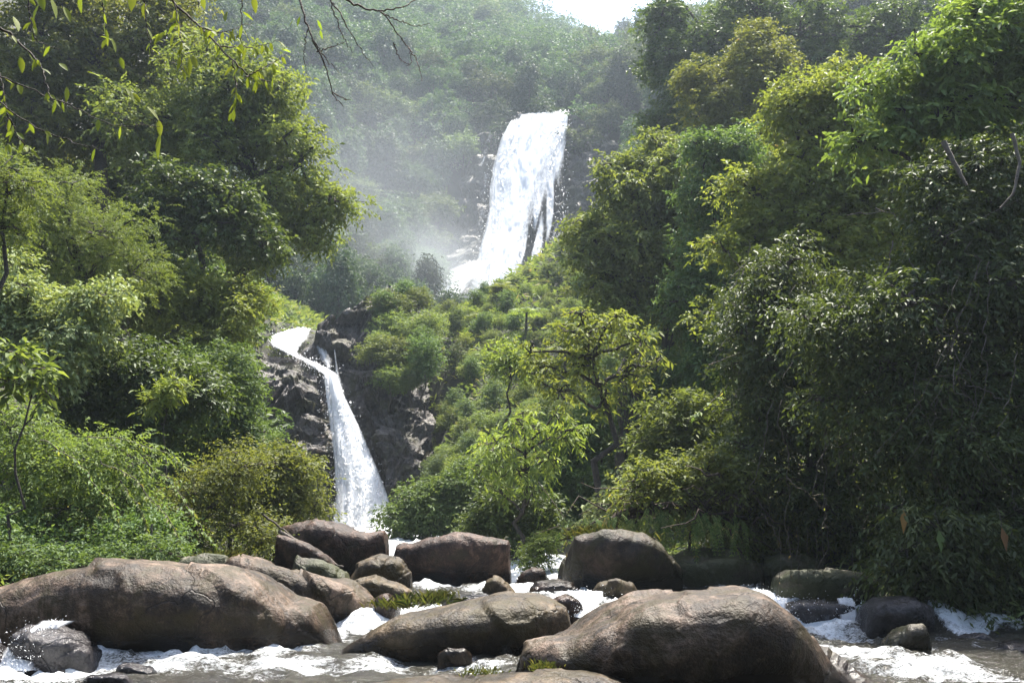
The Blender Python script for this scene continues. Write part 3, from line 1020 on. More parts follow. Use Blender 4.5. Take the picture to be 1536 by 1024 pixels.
boulder('small dark rock at the left edge below the shrubs', [(-40, 890), (-20, 862), (10, 858), (32, 866), (46, 890)], 20.5, .7, 'redrock', 50, zb=.1)
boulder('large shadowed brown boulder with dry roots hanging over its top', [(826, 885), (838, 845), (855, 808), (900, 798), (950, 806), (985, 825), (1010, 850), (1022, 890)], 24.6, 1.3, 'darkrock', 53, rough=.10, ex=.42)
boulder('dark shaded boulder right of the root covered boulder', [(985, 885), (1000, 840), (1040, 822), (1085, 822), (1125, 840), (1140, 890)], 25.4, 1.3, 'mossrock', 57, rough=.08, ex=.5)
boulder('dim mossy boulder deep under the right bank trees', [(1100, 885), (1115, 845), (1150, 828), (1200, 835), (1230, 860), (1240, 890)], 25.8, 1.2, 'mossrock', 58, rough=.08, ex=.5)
boulder('flat mossy boulder with a sunlit top beside the right bank', [(1150, 890), (1156, 866), (1175, 853), (1230, 852), (1275, 858), (1300, 872), (1308, 895)], 22.0, .85, 'mossrock', 61, rough=.06)
boulder('black wet rock with water sliding over it in front of the flat mossy boulder', [(1158, 950), (1164, 908), (1180, 898), (1230, 897), (1265, 903), (1278, 920), (1284, 955)], 20.2, .6, 'wetrock', 64, rough=.05, ex=.5)
boulder('dark upright block right of the black wet rock', [(1280, 970), (1285, 905), (1300, 893), (1345, 890), (1375, 905), (1385, 970)], 19.4, .7, 'wetrock', 67, rough=.06, ex=.55)
boulder('grey pointed rock at the water edge below the right bank', [(1305, 985), (1318, 955), (1340, 934), (1360, 932), (1376, 950), (1384, 985)], 17.2, .5, 'mossrock', 71)
boulder('dim low rock in the shade near the right edge', [(1425, 975), (1435, 950), (1455, 943), (1475, 952), (1484, 978)], 18.0, .4, 'wetrock', 73)
boulder('dark shaded rock at the far right of the stream', [(1480, 985), (1492, 966), (1515, 962), (1535, 972), (1545, 990)], 17.0, .4, 'wetrock', 75)
boulder('small grey loaf shaped rock in the water below the slanting slab', [(656, 994), (660, 974), (675, 968), (697, 970), (707, 980), (709, 996)], 15.4, .22, 'rock', 79, n=(60, 48), zb=-.25)
boulder('pale flat ledge rock along the bottom edge with grass tufts', [(495, 1050), (550, 1020), (630, 1011), (700, 1008), (770, 1002), (830, 994), (880, 1000), (930, 1010), (970, 1026), (990, 1055)], 12.6, .75, 'slab', 83, rough=.05, zb=-.5)
boulder('rounded wet black rock at lower left with white water pouring over', [(28, 1005), (40, 960), (60, 935), (100, 936), (140, 948), (160, 968), (170, 1000)], 15.4, .65, 'wetrock', 87, rough=.10)
boulder('wet rock at the left edge half under white water', [(-40, 1010), (-25, 965), (0, 955), (22, 975), (32, 1010)], 14.9, .5, 'wetrock', 88, rough=.10)
boulder('small black rock breaking the foam at lower left', [(186, 1006), (195, 991), (215, 988), (240, 994), (248, 1008)], 14.5, .25, 'wetrock', 90, n=(60, 48))
boulder('lowest flat wet stone awash in the foam at lower left', [(132, 1018), (145, 1008), (170, 1006), (195, 1010), (205, 1020)], 13.6, .2, 'wetrock', 92, n=(60, 48), zb=-.2)
boulder('small sunlit tan stone in the pale water', [(722, 892), (730, 870), (742, 864), (760, 872), (776, 892)], 23.5, .45, 'slab', 94, n=(60, 48))
boulder('reddish stone at the head of the rapids', [(770, 876), (780, 855), (800, 847), (815, 852), (824, 876)], 26.5, .6, 'redrock', 96, n=(60, 48))
boulder('long low dark rock in the rapids between the tan stone and the huge boulder', [(792, 888), (805, 872), (835, 866), (860, 873), (878, 890)], 22.6, .5, 'redrock', 98, n=(60, 48))
boulder('pale rounded rock just behind the top of the huge boulder', [(880, 892), (895, 873), (920, 866), (945, 874), (955, 892)], 21.6, .5, 'slab', 101, n=(60, 48))
boulder('flat wet purple brown rock just upstream of the slanting slab', [(660, 910), (680, 893), (720, 888), (760, 891), (785, 908)], 19.6, .5, 'wetrock', 103, n=(60, 48))
boulder('low wet rock splitting the little cascade beside the huge boulder', [(815, 910), (828, 893), (850, 888), (868, 896), (874, 915)], 19.4, .35, 'redrock', 105, n=(60, 48))

# the water surface, foam where the bed drops and round the rocks, plus painted glitter
xs, ys = np.linspace(-15, 15, 380), np.concatenate((np.linspace(7, 24, 330), np.linspace(24.1, 66, 120)))
X, Yg = np.meshgrid(xs, ys, indexing='ij')
sx = np.interp(Yg, STREAM[:, 0], STREAM[:, 1])
hw = np.interp(Yg, STREAM[:, 0], STREAM[:, 2]) + 2.0
X = sx + X / 15 * hw
wz = water_z(X, Yg)
foam = np.zeros_like(X)
for cx, cy, rx, ry, s in FOAM_GLITTER:
    foam = np.maximum(foam, s * np.exp(-(((X - cx) / rx) ** 2 + ((Yg - cy) / ry) ** 2)))
for cx, cy, rx, ry in ROCKSPOTS:
    e = np.sqrt(((X - cx) / (rx + .1)) ** 2 + ((Yg - cy) / (ry + .1)) ** 2)
    foam = np.maximum(foam, .42 * np.exp(-((e - 1.0) * min(rx, 1.5) / .22) ** 2))
foam = np.maximum(foam, .9 * sstep(.02, .12, np.gradient(wz, axis=1) / .05))
foam = np.maximum(foam, .33 * sstep(25, 34, Yg))
wv = wave(X, Yg)
Z = wz + wv * (.05 + .17 * np.clip(foam, 0, 1)) + (1 - np.abs(noise(np.stack((X * 2.2, Yg * 4.5, 0 * X), -1), 91))) ** 4 * .07 * (.3 + foam)
b = MB()
b.add(np.stack((X, Yg, Z), -1), grid_faces(*X.shape))
wt = b.build('water', M['water'], smooth=True, attrs={'foam': foam.ravel()})
wt['kind'] = 'structure'

#INSERT_VEG
# ------------------------------------------------------------------ stand-alone plants of the two banks
# left bank: (label, category, name, blobs, Y, material, options)
LEFT = [
    ('tall glossy leaved tree leaning over the left bank, its crown reaching towards the falls', 'tree', 'broadleaf_tree',
     [(320, 120, 85), (390, 175, 80), (450, 245, 70), (495, 305, 38), (330, 235, 90), (415, 320, 70), (255, 180, 85), (330, 330, 75), (465, 350, 40), (385, 390, 40)], 40, 'olive', dict(leaf=.25, width=.12, base=(330, 520), trunk=.4, dens=.8)),
    ('tall tree at upper left behind the overhanging twigs', 'tree', 'broadleaf_tree',
     [(60, 70, 95), (150, 90, 90), (225, 75, 80), (190, 170, 85), (100, 180, 90), (20, 160, 80), (255, 20, 60), (120, -10, 80)], 43, 'olive', dict(leaf=.27, width=.13, base=(185, 430), trunk=.45, dens=.75)),
    ('feathery yellow green tree at left, between the tall upper left tree and the bushes below', 'tree', 'feathery_tree',
     [(100, 310, 75), (165, 350, 70), (60, 370, 75), (130, 415, 75), (195, 410, 50), (20, 320, 60)], 31, 'feather', dict(leaf=.10, width=.030, twig=.6, nl=22, base=(150, 620), trunk=.18, dens=.30, droop=.35)),
    ('bright fern like sapling hanging in at the left edge', 'tree', 'feathery_tree',
     [(5, 250, 45), (40, 275, 38), (10, 340, 40), (-15, 300, 60)], 22, 'bright', dict(leaf=.11, width=.035, twig=.6, nl=18, base=(-20, 560), trunk=.10, dens=.35)),
    ('dark glossy shrub tree under the leaning tree, with pale glints', 'shrub', 'glossy_shrub',
     [(275, 300, 65), (330, 310, 55), (370, 345, 50), (240, 340, 50)], 36, 'dark', dict(leaf=.26, width=.13, base=(300, 560), trunk=.22)),
    ('yellow lit leafy shrub below the leaning tree trunk', 'shrub', 'leafy_shrub',
     [(245, 455, 60), (310, 440, 55), (355, 470, 50), (285, 500, 55), (220, 420, 45), (362, 430, 25)], 35, 'yellow', dict(leaf=.20, width=.085, base=(300, 640), trunk=.14, gap=-.15)),
    ('grey green shrub with pale upturned leaves near the left edge', 'shrub', 'leafy_shrub',
     [(50, 470, 60), (110, 490, 55), (20, 430, 50), (140, 450, 45), (85, 540, 55)], 27, 'pale', dict(leaf=.19, width=.09, base=(80, 700), trunk=.12)),
    ('dull dark shrub with glinting leaves in the middle of the left bank', 'shrub', 'glossy_shrub',
     [(180, 540, 65), (240, 560, 60), (160, 610, 60), (230, 630, 60), (290, 590, 50)], 29, 'dark', dict(leaf=.19, width=.09, base=(220, 760), trunk=.13)),
    ('mid green shrub in front of the dark cliff, left of the lower waterfall', 'shrub', 'leafy_shrub',
     [(330, 560, 55), (345, 600, 45), (310, 630, 60), (370, 660, 42), (340, 690, 55), (290, 540, 45), (395, 700, 30)], 33, 'green', dict(leaf=.19, width=.075, base=(350, 770), trunk=.12, gap=-.15)),
    ('olive bush at the stream edge, left of the foot of the lower waterfall', 'shrub', 'leafy_shrub',
     [(420, 690, 42), (455, 725, 36), (415, 750, 45), (470, 765, 25), (380, 740, 48), (425, 700, 22)], 30, 'olive', dict(leaf=.17, width=.075, base=(420, 815), trunk=.09, gap=-.12)),
    ('brownish twiggy shrub behind the pinkish slab boulder', 'shrub', 'twiggy_shrub',
     [(330, 740, 55), (370, 790, 45), (300, 790, 45), (400, 800, 35), (350, 690, 45)], 26, 'olive', dict(leaf=.12, width=.055, base=(340, 850), trunk=.08, dens=.55, sticks=14, bark='bark', gap=0)),
    ('broad bush of arching green sprays at lower left', 'shrub', 'arching_shrub',
     [(60, 700, 70), (130, 690, 65), (40, 770, 70), (120, 760, 65), (190, 745, 55), (200, 690, 50), (10, 640, 55)], 23.5, 'bright', dict(leaf=.12, width=.048, twig=.8, nl=14, droop=.5, base=(90, 860), trunk=.07, dens=.6, gap=.1)),
    ('dark leafy undershrub below the arching bush at lower left', 'shrub', 'leafy_shrub',
     [(40, 830, 45), (110, 825, 45), (170, 815, 45), (230, 805, 40), (-10, 800, 50)], 22.2, 'green', dict(leaf=.13, width=.06, base=(110, 870), trunk=.05)),
    ('pale lit trailing bush beside the top of the lower waterfall', 'shrub', 'leafy_shrub',
     [(350, 490, 24), (338, 540, 28), (335, 520, 35), (385, 445, 22), (365, 430, 26)], 45, 'feather', dict(leaf=.2, width=.08, base=(360, 620), trunk=.1)),
    ('bright big leaved plant at the left edge above the arching bush', 'plant', 'broad_leaf_plant',
     [(25, 530, 28), (50, 555, 24), (10, 570, 28), (70, 590, 20)], 20.5, 'bright', dict(leaf=.34, width=.13, twig=.3, nl=5, base=(25, 690), trunk=.04, dens=.6)),
    ('dark leafy tree filling the left bank behind the shrubs', 'tree', 'broadleaf_tree',
     [(130, 540, 110), (260, 420, 90), (60, 420, 110), (300, 640, 100), (180, 660, 110), (30, 600, 110), (330, 500, 52), (150, 250, 90), (240, 300, 90), (40, 260, 90)], 49, 'dark', dict(leaf=.36, width=.18, base=(200, 720), trunk=.4, dens=.8)),
    ('low dark ground shrub along the left bank behind the long humped boulder', 'shrub', 'leafy_shrub',
     [(-15, 835, 40), (30, 848, 32), (85, 856, 26), (140, 850, 26), (195, 838, 28), (250, 830, 26)], 20.3, 'green', dict(leaf=.11, width=.05, base=(110, 875), trunk=.04)),
    ('low yellowing plant with orange dead leaves on the left bank', 'plant', 'leafy_plant',
     [(245, 590, 18), (265, 580, 16), (225, 600, 14)], 25.5, 'yellow', dict(leaf=.25, width=.05, twig=.3, base=(245, 680), trunk=.03)),
]
RIGHT = [
    ('tall tree with russet young leaves at the top, right of the upper waterfall', 'tree', 'broadleaf_tree',
     [(1120, 95, 60), (1090, 150, 58), (1150, 130, 55), (1100, 210, 65), (1160, 190, 50), (1060, 120, 38), (1135, 50, 28), (1170, 100, 35), (1100, 290, 60), (1050, 230, 50)], 50, 'russet', dict(leaf=.24, width=.11, base=(1120, 640), trunk=.35)),
    ('large drooping dark green tree overhanging the green spur', 'tree', 'broadleaf_tree',
     [(1000, 225, 48), (935, 262, 48), (1010, 260, 75), (960, 330, 75), (900, 350, 48), (1060, 330, 85), (1000, 410, 75), (905, 410, 40), (1070, 430, 80), (1090, 250, 60), (960, 455, 45), (1030, 480, 42), (870, 385, 26)], 43, 'olive', dict(leaf=.28, width=.12, droop=.5, base=(1040, 700), trunk=.4, dens=.9)),
    ('broad yellow green tree in the middle of the right bank', 'tree', 'broadleaf_tree',
     [(1230, 210, 75), (1290, 150, 70), (1200, 270, 70), (1270, 290, 80), (1340, 230, 75), (1180, 330, 60), (1250, 370, 70), (1340, 330, 70), (1130, 290, 45), (1180, 160, 45), (1240, 140, 55), (1130, 370, 55), (1110, 470, 50), (1160, 410, 50)], 31, 'yellow', dict(leaf=.22, width=.10, base=(1290, 760), trunk=.28, dens=.9)),
    ('bright large leaved tree at top right, leaning into the stream gap', 'tree', 'broadleaf_tree',
     [(1450, 70, 95), (1390, 110, 70), (1500, 150, 90), (1420, 170, 75), (1340, 150, 55), (1480, 10, 80), (1545, 80, 80), (1290, 215, 40)], 23, 'bright', dict(leaf=.24, width=.10, base=(1500, 880), trunk=.2, dens=.9, droop=.4)),
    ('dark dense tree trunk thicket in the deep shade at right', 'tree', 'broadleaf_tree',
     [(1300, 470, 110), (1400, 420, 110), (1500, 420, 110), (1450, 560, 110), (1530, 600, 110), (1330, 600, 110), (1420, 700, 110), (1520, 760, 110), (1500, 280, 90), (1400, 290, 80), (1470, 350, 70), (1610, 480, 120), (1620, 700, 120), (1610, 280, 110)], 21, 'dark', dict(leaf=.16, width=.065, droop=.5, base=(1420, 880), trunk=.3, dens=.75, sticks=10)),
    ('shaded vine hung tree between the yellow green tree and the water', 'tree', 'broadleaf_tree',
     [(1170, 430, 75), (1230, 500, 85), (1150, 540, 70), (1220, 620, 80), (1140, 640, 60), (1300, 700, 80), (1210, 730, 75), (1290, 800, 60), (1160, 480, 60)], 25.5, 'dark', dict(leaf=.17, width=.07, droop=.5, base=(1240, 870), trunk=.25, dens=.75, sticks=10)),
    ('dark bush hanging over the water at the far right', 'shrub', 'overhanging_shrub',
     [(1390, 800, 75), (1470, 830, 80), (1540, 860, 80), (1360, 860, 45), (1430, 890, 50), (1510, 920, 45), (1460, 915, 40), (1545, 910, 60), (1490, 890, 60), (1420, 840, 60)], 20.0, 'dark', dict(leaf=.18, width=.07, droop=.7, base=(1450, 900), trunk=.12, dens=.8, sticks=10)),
    ('dim leafy bush above the dark boulders on the right bank', 'shrub', 'overhanging_shrub',
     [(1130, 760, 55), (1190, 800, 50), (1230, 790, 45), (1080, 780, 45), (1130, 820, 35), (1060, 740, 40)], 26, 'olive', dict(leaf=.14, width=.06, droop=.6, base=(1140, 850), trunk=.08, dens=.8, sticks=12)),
    ('tall shadowy tree behind the russet leaved tree at the top edge', 'tree', 'broadleaf_tree',
     [(1010, 95, 45), (1060, 60, 60), (990, 40, 34), (1130, 10, 60), (1200, 45, 65), (1280, 55, 65), (1350, 40, 60), (1040, 150, 55), (1220, 110, 50), (1000, 10, 30), (1000, 170, 45)], 66, 'dark', dict(leaf=.36, width=.18, base=(1130, 500), trunk=.45, gap=-.05)),
    ('mid green tree filling the gap between the drooping tree and the yellow green tree', 'tree', 'broadleaf_tree',
     [(1080, 300, 55), (1060, 380, 55), (1095, 430, 55), (1060, 235, 45), (1110, 235, 45), (1080, 500, 50), (1040, 450, 45), (1115, 520, 45), (1070, 560, 40)], 38, 'green', dict(leaf=.24, width=.10, base=(1080, 740), trunk=.25, droop=.4)),
    ('leafy shrub growing on top of the root tangle', 'shrub', 'leafy_shrub',
     [(1000, 712, 38), (1060, 705, 40), (950, 735, 28), (1110, 715, 36), (1030, 745, 25)], 25.0, 'olive', dict(leaf=.17, width=.075, base=(1030, 780), trunk=.06, gap=-.05, sticks=10)),
    ('slender young tree with bright sparse leaves at the centre of the right bank', 'tree', 'young_tree',
     [(862, 500, 38), (915, 488, 40), (965, 512, 34), (815, 548, 32), (885, 548, 34), (940, 562, 32), (838, 588, 28), (795, 528, 22), (905, 600, 24), (985, 545, 20), (870, 470, 20)], 31, 'yellow', dict(leaf=.25, width=.095, twig=.4, nl=6, base=(912, 770), trunk=.17, dens=.36, droop=.5, gap=0, sticks=4)),
    ('drooping leaved small tree left of the slender young tree', 'tree', 'young_tree',
     [(745, 662, 30), (790, 640, 30), (772, 700, 32), (725, 700, 20), (822, 690, 28), (850, 648, 24), (800, 735, 20), (752, 738, 16), (835, 620, 18)], 33, 'yellow', dict(leaf=.27, width=.085, twig=.35, nl=6, base=(772, 805), trunk=.12, dens=.42, droop=.75, gap=-.05)),
    ('thin sapling with a small yellow crown on the green spur', 'tree', 'sapling',
     [(762, 535, 24), (748, 550, 18), (780, 548, 20), (765, 520, 14)], 47, 'yellow', dict(leaf=.26, width=.12, base=(763, 660), trunk=.09, dens=.7)),
    ('bright leafy bush right of the slender young tree', 'shrub', 'leafy_shrub',
     [(1010, 640, 45), (1050, 670, 42), (1000, 690, 45), (1040, 610, 35), (975, 660, 32), (1075, 620, 32)], 33, 'bright', dict(leaf=.22, width=.09, base=(1020, 770), trunk=.09, dens=.8, gap=-.1)),
    ('soft pale green bush behind the slender young tree', 'shrub', 'leafy_shrub',
     [(860, 670, 50), (920, 640, 45), (880, 720, 50), (830, 730, 45), (870, 770, 42), (950, 700, 45), (960, 590, 40), (1000, 560, 40)], 40, 'green', dict(leaf=.2, width=.085, base=(880, 815), trunk=.1)),
    ('rounded bright green bush beside the foot of the lower waterfall', 'shrub', 'leafy_shrub',
     [(625, 765, 42), (670, 750, 42), (650, 785, 40), (700, 775, 36), (600, 785, 22), (690, 720, 34)], 44, 'green', dict(leaf=.22, width=.10, base=(650, 815), trunk=.1, dens=1.2)),
    ('dark leafy bush between the drooping tree and the root covered boulder', 'shrub', 'leafy_shrub',
     [(745, 775, 34), (790, 760, 34), (770, 800, 30), (720, 790, 26), (815, 790, 26)], 34, 'dark', dict(leaf=.20, width=.10, base=(770, 830), trunk=.08)),
    ('low ferny bush by the water, left of the root covered boulder', 'shrub', 'leafy_shrub',
     [(800, 825, 18), (820, 808, 20), (790, 840, 14), (815, 838, 14)], 28.5, 'feather', dict(leaf=.10, width=.04, twig=.4, nl=14, base=(805, 855), trunk=.04, dens=.7)),
    ('silvery leaved shrub below the slender young tree', 'shrub', 'leafy_shrub',
     [(930, 745, 30), (975, 730, 28), (900, 775, 28), (945, 775, 26)], 29, 'pale', dict(leaf=.20, width=.095, base=(935, 810), trunk=.06, dens=.7)),
]
for l, c, n, bl, Y, m, o in LEFT + RIGHT:
    plant(n, l, c, bl, Y, m, **o)

# vine covered old stump
rng = np.random.default_rng(41)
B = at(942, 700, 37)
B[2] = ground(np.array([B[0]]), np.array([37.0]))[0] - .2
root = thing('dead_tree', 'dark dead trunk wrapped in vines behind the slender young tree', 'tree', B)
tk, fo = MB(), MB()
for px, r in ((932, .26), (953, .2)):
    p = at(px, 560, 37)
    tk.tube(limb(np.array((p[0], 37, B[2])), p, 0, rng, 10, .02), np.linspace(r * 1.2, r * .8, 10), 8)
    tk.tube(limb(p, p + np.array((.3, 0, .9)), 0, rng, 5, .02), np.linspace(r * .7, .03, 5), 5)
q = np.stack([at(942 + rng.normal() * 11, yy, 37) for yy in rng.uniform(555, 720, 500)]) + rng.normal(size=(500, 3)) * .15
sprigs(fo, rng, q, norm(rng.normal(size=(500, 3)) - UP * 1.2), 6, .35, .14, .07, .6)
tk.build('trunk', M['darkbark'], root, True, B)
fo.build('vine_leaves', M['dark'], root, loc=B)


# ------------------------------------------------------------------ forest on the hills behind
def prototype(name, blobs, mat, leaf, width, nl, twig, dens, height, trunk, seed, cat, droop=.2, gap=-.2, lump=.5, bark='bark', crown='crown', stem='trunk', inner=.55):
    rng = np.random.default_rng(seed)
    root = thing(name, name, cat, (0, 0, 0))
    fo, tk = MB(), MB()
    path = limb(np.zeros(3) - UP * 1.5, UP * height * .85, 0, rng, 8, .05)
    tk.tube(path, np.linspace(trunk, trunk * .3, 8), 6)
    for i, (x, y, z, r, rz) in enumerate(blobs):
        c, rr = np.array((x, y, z), float), np.array((r, r, rz))
        n = int(dens * 2 * 4 * math.pi * r * (r + rz) / 2 / (leaf * width * .5 * nl))
        P, d = blob_points(rng, c, rr, n, lump, inner, gap, seed + i)
        D = norm(d * .8 + UP * .1 + rng.normal(size=d.shape) * .5)
        lum = np.clip(.5 + .6 * noise(P / (.4 * r), seed + 7), 0, 1)
        sprigs(fo, rng, P, D, nl, twig, leaf, width, droop, tint=lum, flat=.4)
        k = int(np.clip(z / height * 7, 2, 7))
        tk.tube(limb(path[k], c, .06, rng, 5), np.linspace(trunk * .4, trunk * .1, 5), 4)
    fo.build(crown, M[mat], root)
    tk.build(stem, M[bark], root, True)
    return root


def crown_blobs(seed, n, R, z0, z1, r0, r1, tall=1.0):
    rng = np.random.default_rng(seed)
    out = []
    for i in range(n):
        a, q = rng.random() * 6.28, R * math.sqrt(rng.random())
        z = z0 + (z1 - z0) * rng.random() ** .8
        k = 1 - .45 * ((z - z0) / (z1 - z0)) ** 2
        r = rng.uniform(r0, r1)
        out.append((q * k * math.cos(a), q * k * math.sin(a), z, r, r * tall))
    return out


FOREST = [
    prototype('forest_tree', crown_blobs(1, 9, 3.2, 3.5, 9.5, 1.5, 2.6, .9), 'far1', .50, .26, 5, .9, .62, 10.5, .3, 1, 'tree'),
    prototype('forest_tree', crown_blobs(2, 10, 2.4, 2.0, 11.5, 1.4, 2.2, 1.1), 'far1', .46, .24, 5, .9, .62, 12, .3, 2, 'tree', droop=.5),
    prototype('forest_tree', crown_blobs(3, 9, 3.8, 4.5, 8.0, 1.4, 2.6, .8), 'far2', .46, .26, 5, .9, .62, 9, .3, 3, 'tree'),
    prototype('vine_draped_tree', crown_blobs(4, 9, 1.5, 1.5, 12.0, 1.3, 2.0, 1.4), 'far1', .44, .24, 5, .8, .62, 12.5, .3, 4, 'tree', droop=.8),
    prototype('forest_tree', crown_blobs(5, 7, 3.4, 6.0, 9.5, 1.3, 2.3, .7), 'far2', .50, .28, 5, 1.0, .55, 10, .28, 5, 'tree', gap=-.15),
]
KIND = ['domed dark green forest tree', 'tall rounded green forest tree', 'broad pale crowned forest tree', 'columnar forest tree draped in vines', 'open flat crowned forest tree']


def project(P):
    d = P - np.array((0, 0, CAMZ))
    z = d[1] * CT + d[2] * ST
    v = -d[1] * ST + d[2] * CT
    return 768 + FPX * d[0] / z, 512 - FPX * v / z


def visible_base(px, py):
    return 330 < px < 1420 and -60 < py < 560


rng = np.random.default_rng(8)
cand = []
for _ in range(26000):
    y = 104 + 270 * rng.random()
    x = (rng.random() * 2 - 1) * y * .56
    cand.append((x, y))
cand.sort(key=lambda p: p[1])
cover = np.zeros((110, 160), int)
placed, trees = [], []
for x, y in cand:
    z = float(_back(np.array([x]), np.array([y]))[0])
    s = rng.uniform(.75, 1.2) * (1 + .25 * sstep(200, 330, y)) * (1 - .18 * (y < 150))
    gap = (5.2 + 3.2 * float(sstep(170, 320, y))) * s
    px, py = project(np.array((x, y, z - .5)))
    if not visible_base(px, py):
        continue
    if y < 172 and 655 < px < 945 and 150 < py < 480:     # bare cliff and falls
        continue
    tpx, tpy = project(np.array((x, y, z + 10 * s)))
    if y < 166 and 690 < px < 880 and tpy < 460 and py > 165:
        continue
    if y < 140 and 640 < px < 740 and tpy < 440:
        continue
    if y < 112 and 380 < px < 640 and tpy < 470:
        continue
    if any((x - a) ** 2 + (y - b_) ** 2 < gap * gap for a, b_ in placed[-260:]):
        continue
    r = 4 * s * FPX / y
    i0, i1, j0, j1 = int((tpy + 100) / 10), int((py + 100) / 10), int((px - r) / 10), int((px + r) / 10)
    reg = cover[max(0, i0):max(0, i1), max(0, j0):max(0, j1)]
    if reg.size == 0 or np.mean(reg < 2) < .12:
        continue
    cover[max(0, i0 + 1):max(0, i1), max(0, j0 + 1):max(0, j1)] += 1
    placed.append((x, y))
    trees.append((x, y, z, s, px, py))
order = sorted(range(len(trees)), key=lambda i: -trees[i][3] / trees[i][1])
chosen = set(order[:300])
rest = [trees[i] for i in order[300:]]
trees = [t for i, t in enumerate(trees) if i in chosen]
if rest:
    fo = MB()
    for x, y, z, s, px, py in rest:
        for j in range(3):
            c = np.array((x + rng.normal() * 2, y + rng.normal() * 2, z + rng.uniform(3, 8.5) * s))
            r = rng.uniform(2.2, 3.4) * s
            P, d = blob_points(rng, c, np.array((r, r, r * .9)), 150, .4, .6, -.3, 5)
            sprigs(fo, rng, P, norm(d + rng.normal(size=d.shape) * .4), 5, 1.0, .6, .32, .3)
    fw = fo.build('forest', M['far1'])
    fw['kind'] = 'stuff'
used = [False] * 5
for x, y, z, s, px, py in trees:
    bright = px > 850 and py < 330
    k = int(rng.choice(5, p=(.12, .22, .34, .10, .22) if bright else (.28, .26, .14, .22, .10)))
    if px < 700 and y < 235:
        where = 'on the misty slope left of the upper waterfall'
    elif px >= 860 and y < 235:
        where = 'on the slope right of the upper waterfall'
    elif y > 235:
        where = 'high on the ridge below the skyline'
    else:
        where = 'just above the lip of the upper waterfall'
    lab, gr = KIND[k] + ' ' + where, KIND[k] + 's ' + where
    rz, sc3 = rng.random() * 6.28, (s * rng.uniform(.9, 1.1), s * rng.uniform(.9, 1.1), s * rng.uniform(.85, 1.15))
    if not used[k]:
        used[k] = True
        o = FOREST[k]
        o.location, o.rotation_euler, o.scale = (x, y, z - .6), (0, 0, rz), sc3
        o['label'], o['group'] = lab, gr
    else:
        dup(FOREST[k], (x, y, z - .6), rz, sc3, lab, gr)

# ------------------------------------------------------------------ shrubs on the green spur
SHRUB = [
    prototype('spur_shrub', crown_blobs(21, 9, .9, .4, 1.7, .25, .7, .9), 'spur', .14, .06, 6, .35, .8, 1.6, .05, 21, 'shrub', crown='foliage', stem='stem', gap=-.05, inner=.25),
    prototype('spur_shrub', crown_blobs(22, 10, 1.3, .2, 1.2, .25, .6, .9), 'spur', .12, .05, 7, .35, .75, 1.2, .05, 22, 'shrub', crown='foliage', stem='stem', gap=-.05, inner=.25),
    prototype('spur_shrub', crown_blobs(23, 8, .6, .6, 3.0, .25, .65, 1.1), 'green', .15, .065, 6, .35, .75, 2.8, .06, 23, 'shrub', crown='foliage', stem='stem', gap=-.05, inner=.25),
    prototype('spur_shrub', crown_blobs(24, 8, 1.1, .4, 1.6, .2, .7, .8), 'yellow', .14, .055, 7, .4, .6, 1.6, .05, 24, 'shrub', crown='foliage', stem='stem', gap=0, inner=.25),
    prototype('spur_shrub', crown_blobs(25, 7, .9, 1.0, 3.2, .3, .7, .9), 'far2', .17, .075, 6, .4, .7, 3.0, .06, 25, 'shrub', crown='foliage', stem='stem', gap=0, inner=.3),
]
SK = ['fluffy olive shrub', 'low spreading olive shrub', 'upright mid green shrub', 'yellow green shrub', 'tall pale leaved shrub']
used = [False] * 5
placed, n = [], 0
cover[:] = 0
cand = []
for _ in range(9000):
    y = 41 + 68 * rng.random()
    cand.append((-14 + 44 * rng.random(), y))
cand.sort(key=lambda p: p[1])
for x, y in cand:
    z = float(ground(np.array([x]), np.array([y]))[0])
    px, py = project(np.array((x, y, z)))
    s = .6 + 1.0 * rng.random() ** 1.5
    if not (505 < px < 1080 and 300 < py < 800) or z < 1.6:
        continue
    if px < 640 and py > 480 + (640 - px) * 0 and px < np.interp(py, (430, 560, 640, 690, 740, 790), (535, 560, 612, 655, 640, 600)):
        continue
    sp = (1.75 + .006 * (y - 41)) * s
    if any((x - a) ** 2 + (y - b_) ** 2 < sp * sp for a, b_ in placed):
        continue
    tx, ty = project(np.array((x, y, z + 2.0 * s)))
    r = 1.3 * s * FPX / y
    reg = cover[max(0, int((ty + 100) / 10)):int((py + 100) / 10) + 1, max(0, int((px - r) / 10)):int((px + r) / 10) + 1]
    if reg.size == 0 or np.mean(reg < 2) < .15:
        continue
    reg += 1
    placed.append((x, y))
    if n >= 300:
        continue
    n += 1
    k = int(rng.choice(5, p=(.33, .26, .14, .12, .15)))
    if py < 480:
        where = 'along the top of the green spur'
    elif px < 700:
        where = 'on the spur slope beside the lower waterfall'
    elif py > 680:
        where = 'at the foot of the green spur'
    else:
        where = 'on the middle slope of the green spur'
    lab, gr = SK[k] + ' ' + where, SK[k] + 's ' + where
    rz, sc3 = rng.random() * 6.28, (s * rng.uniform(.85, 1.2), s * rng.uniform(.85, 1.2), s * rng.uniform(.8, 1.15))
    if not used[k]:
        used[k] = True
        o = SHRUB[k]
        o.location, o.rotation_euler, o.scale = (x, y, z - .15), (0, 0, rz), sc3
        o['label'], o['group'] = lab, gr
    else:
        dup(SHRUB[k], (x, y, z - .15), rz, sc3, lab, gr)

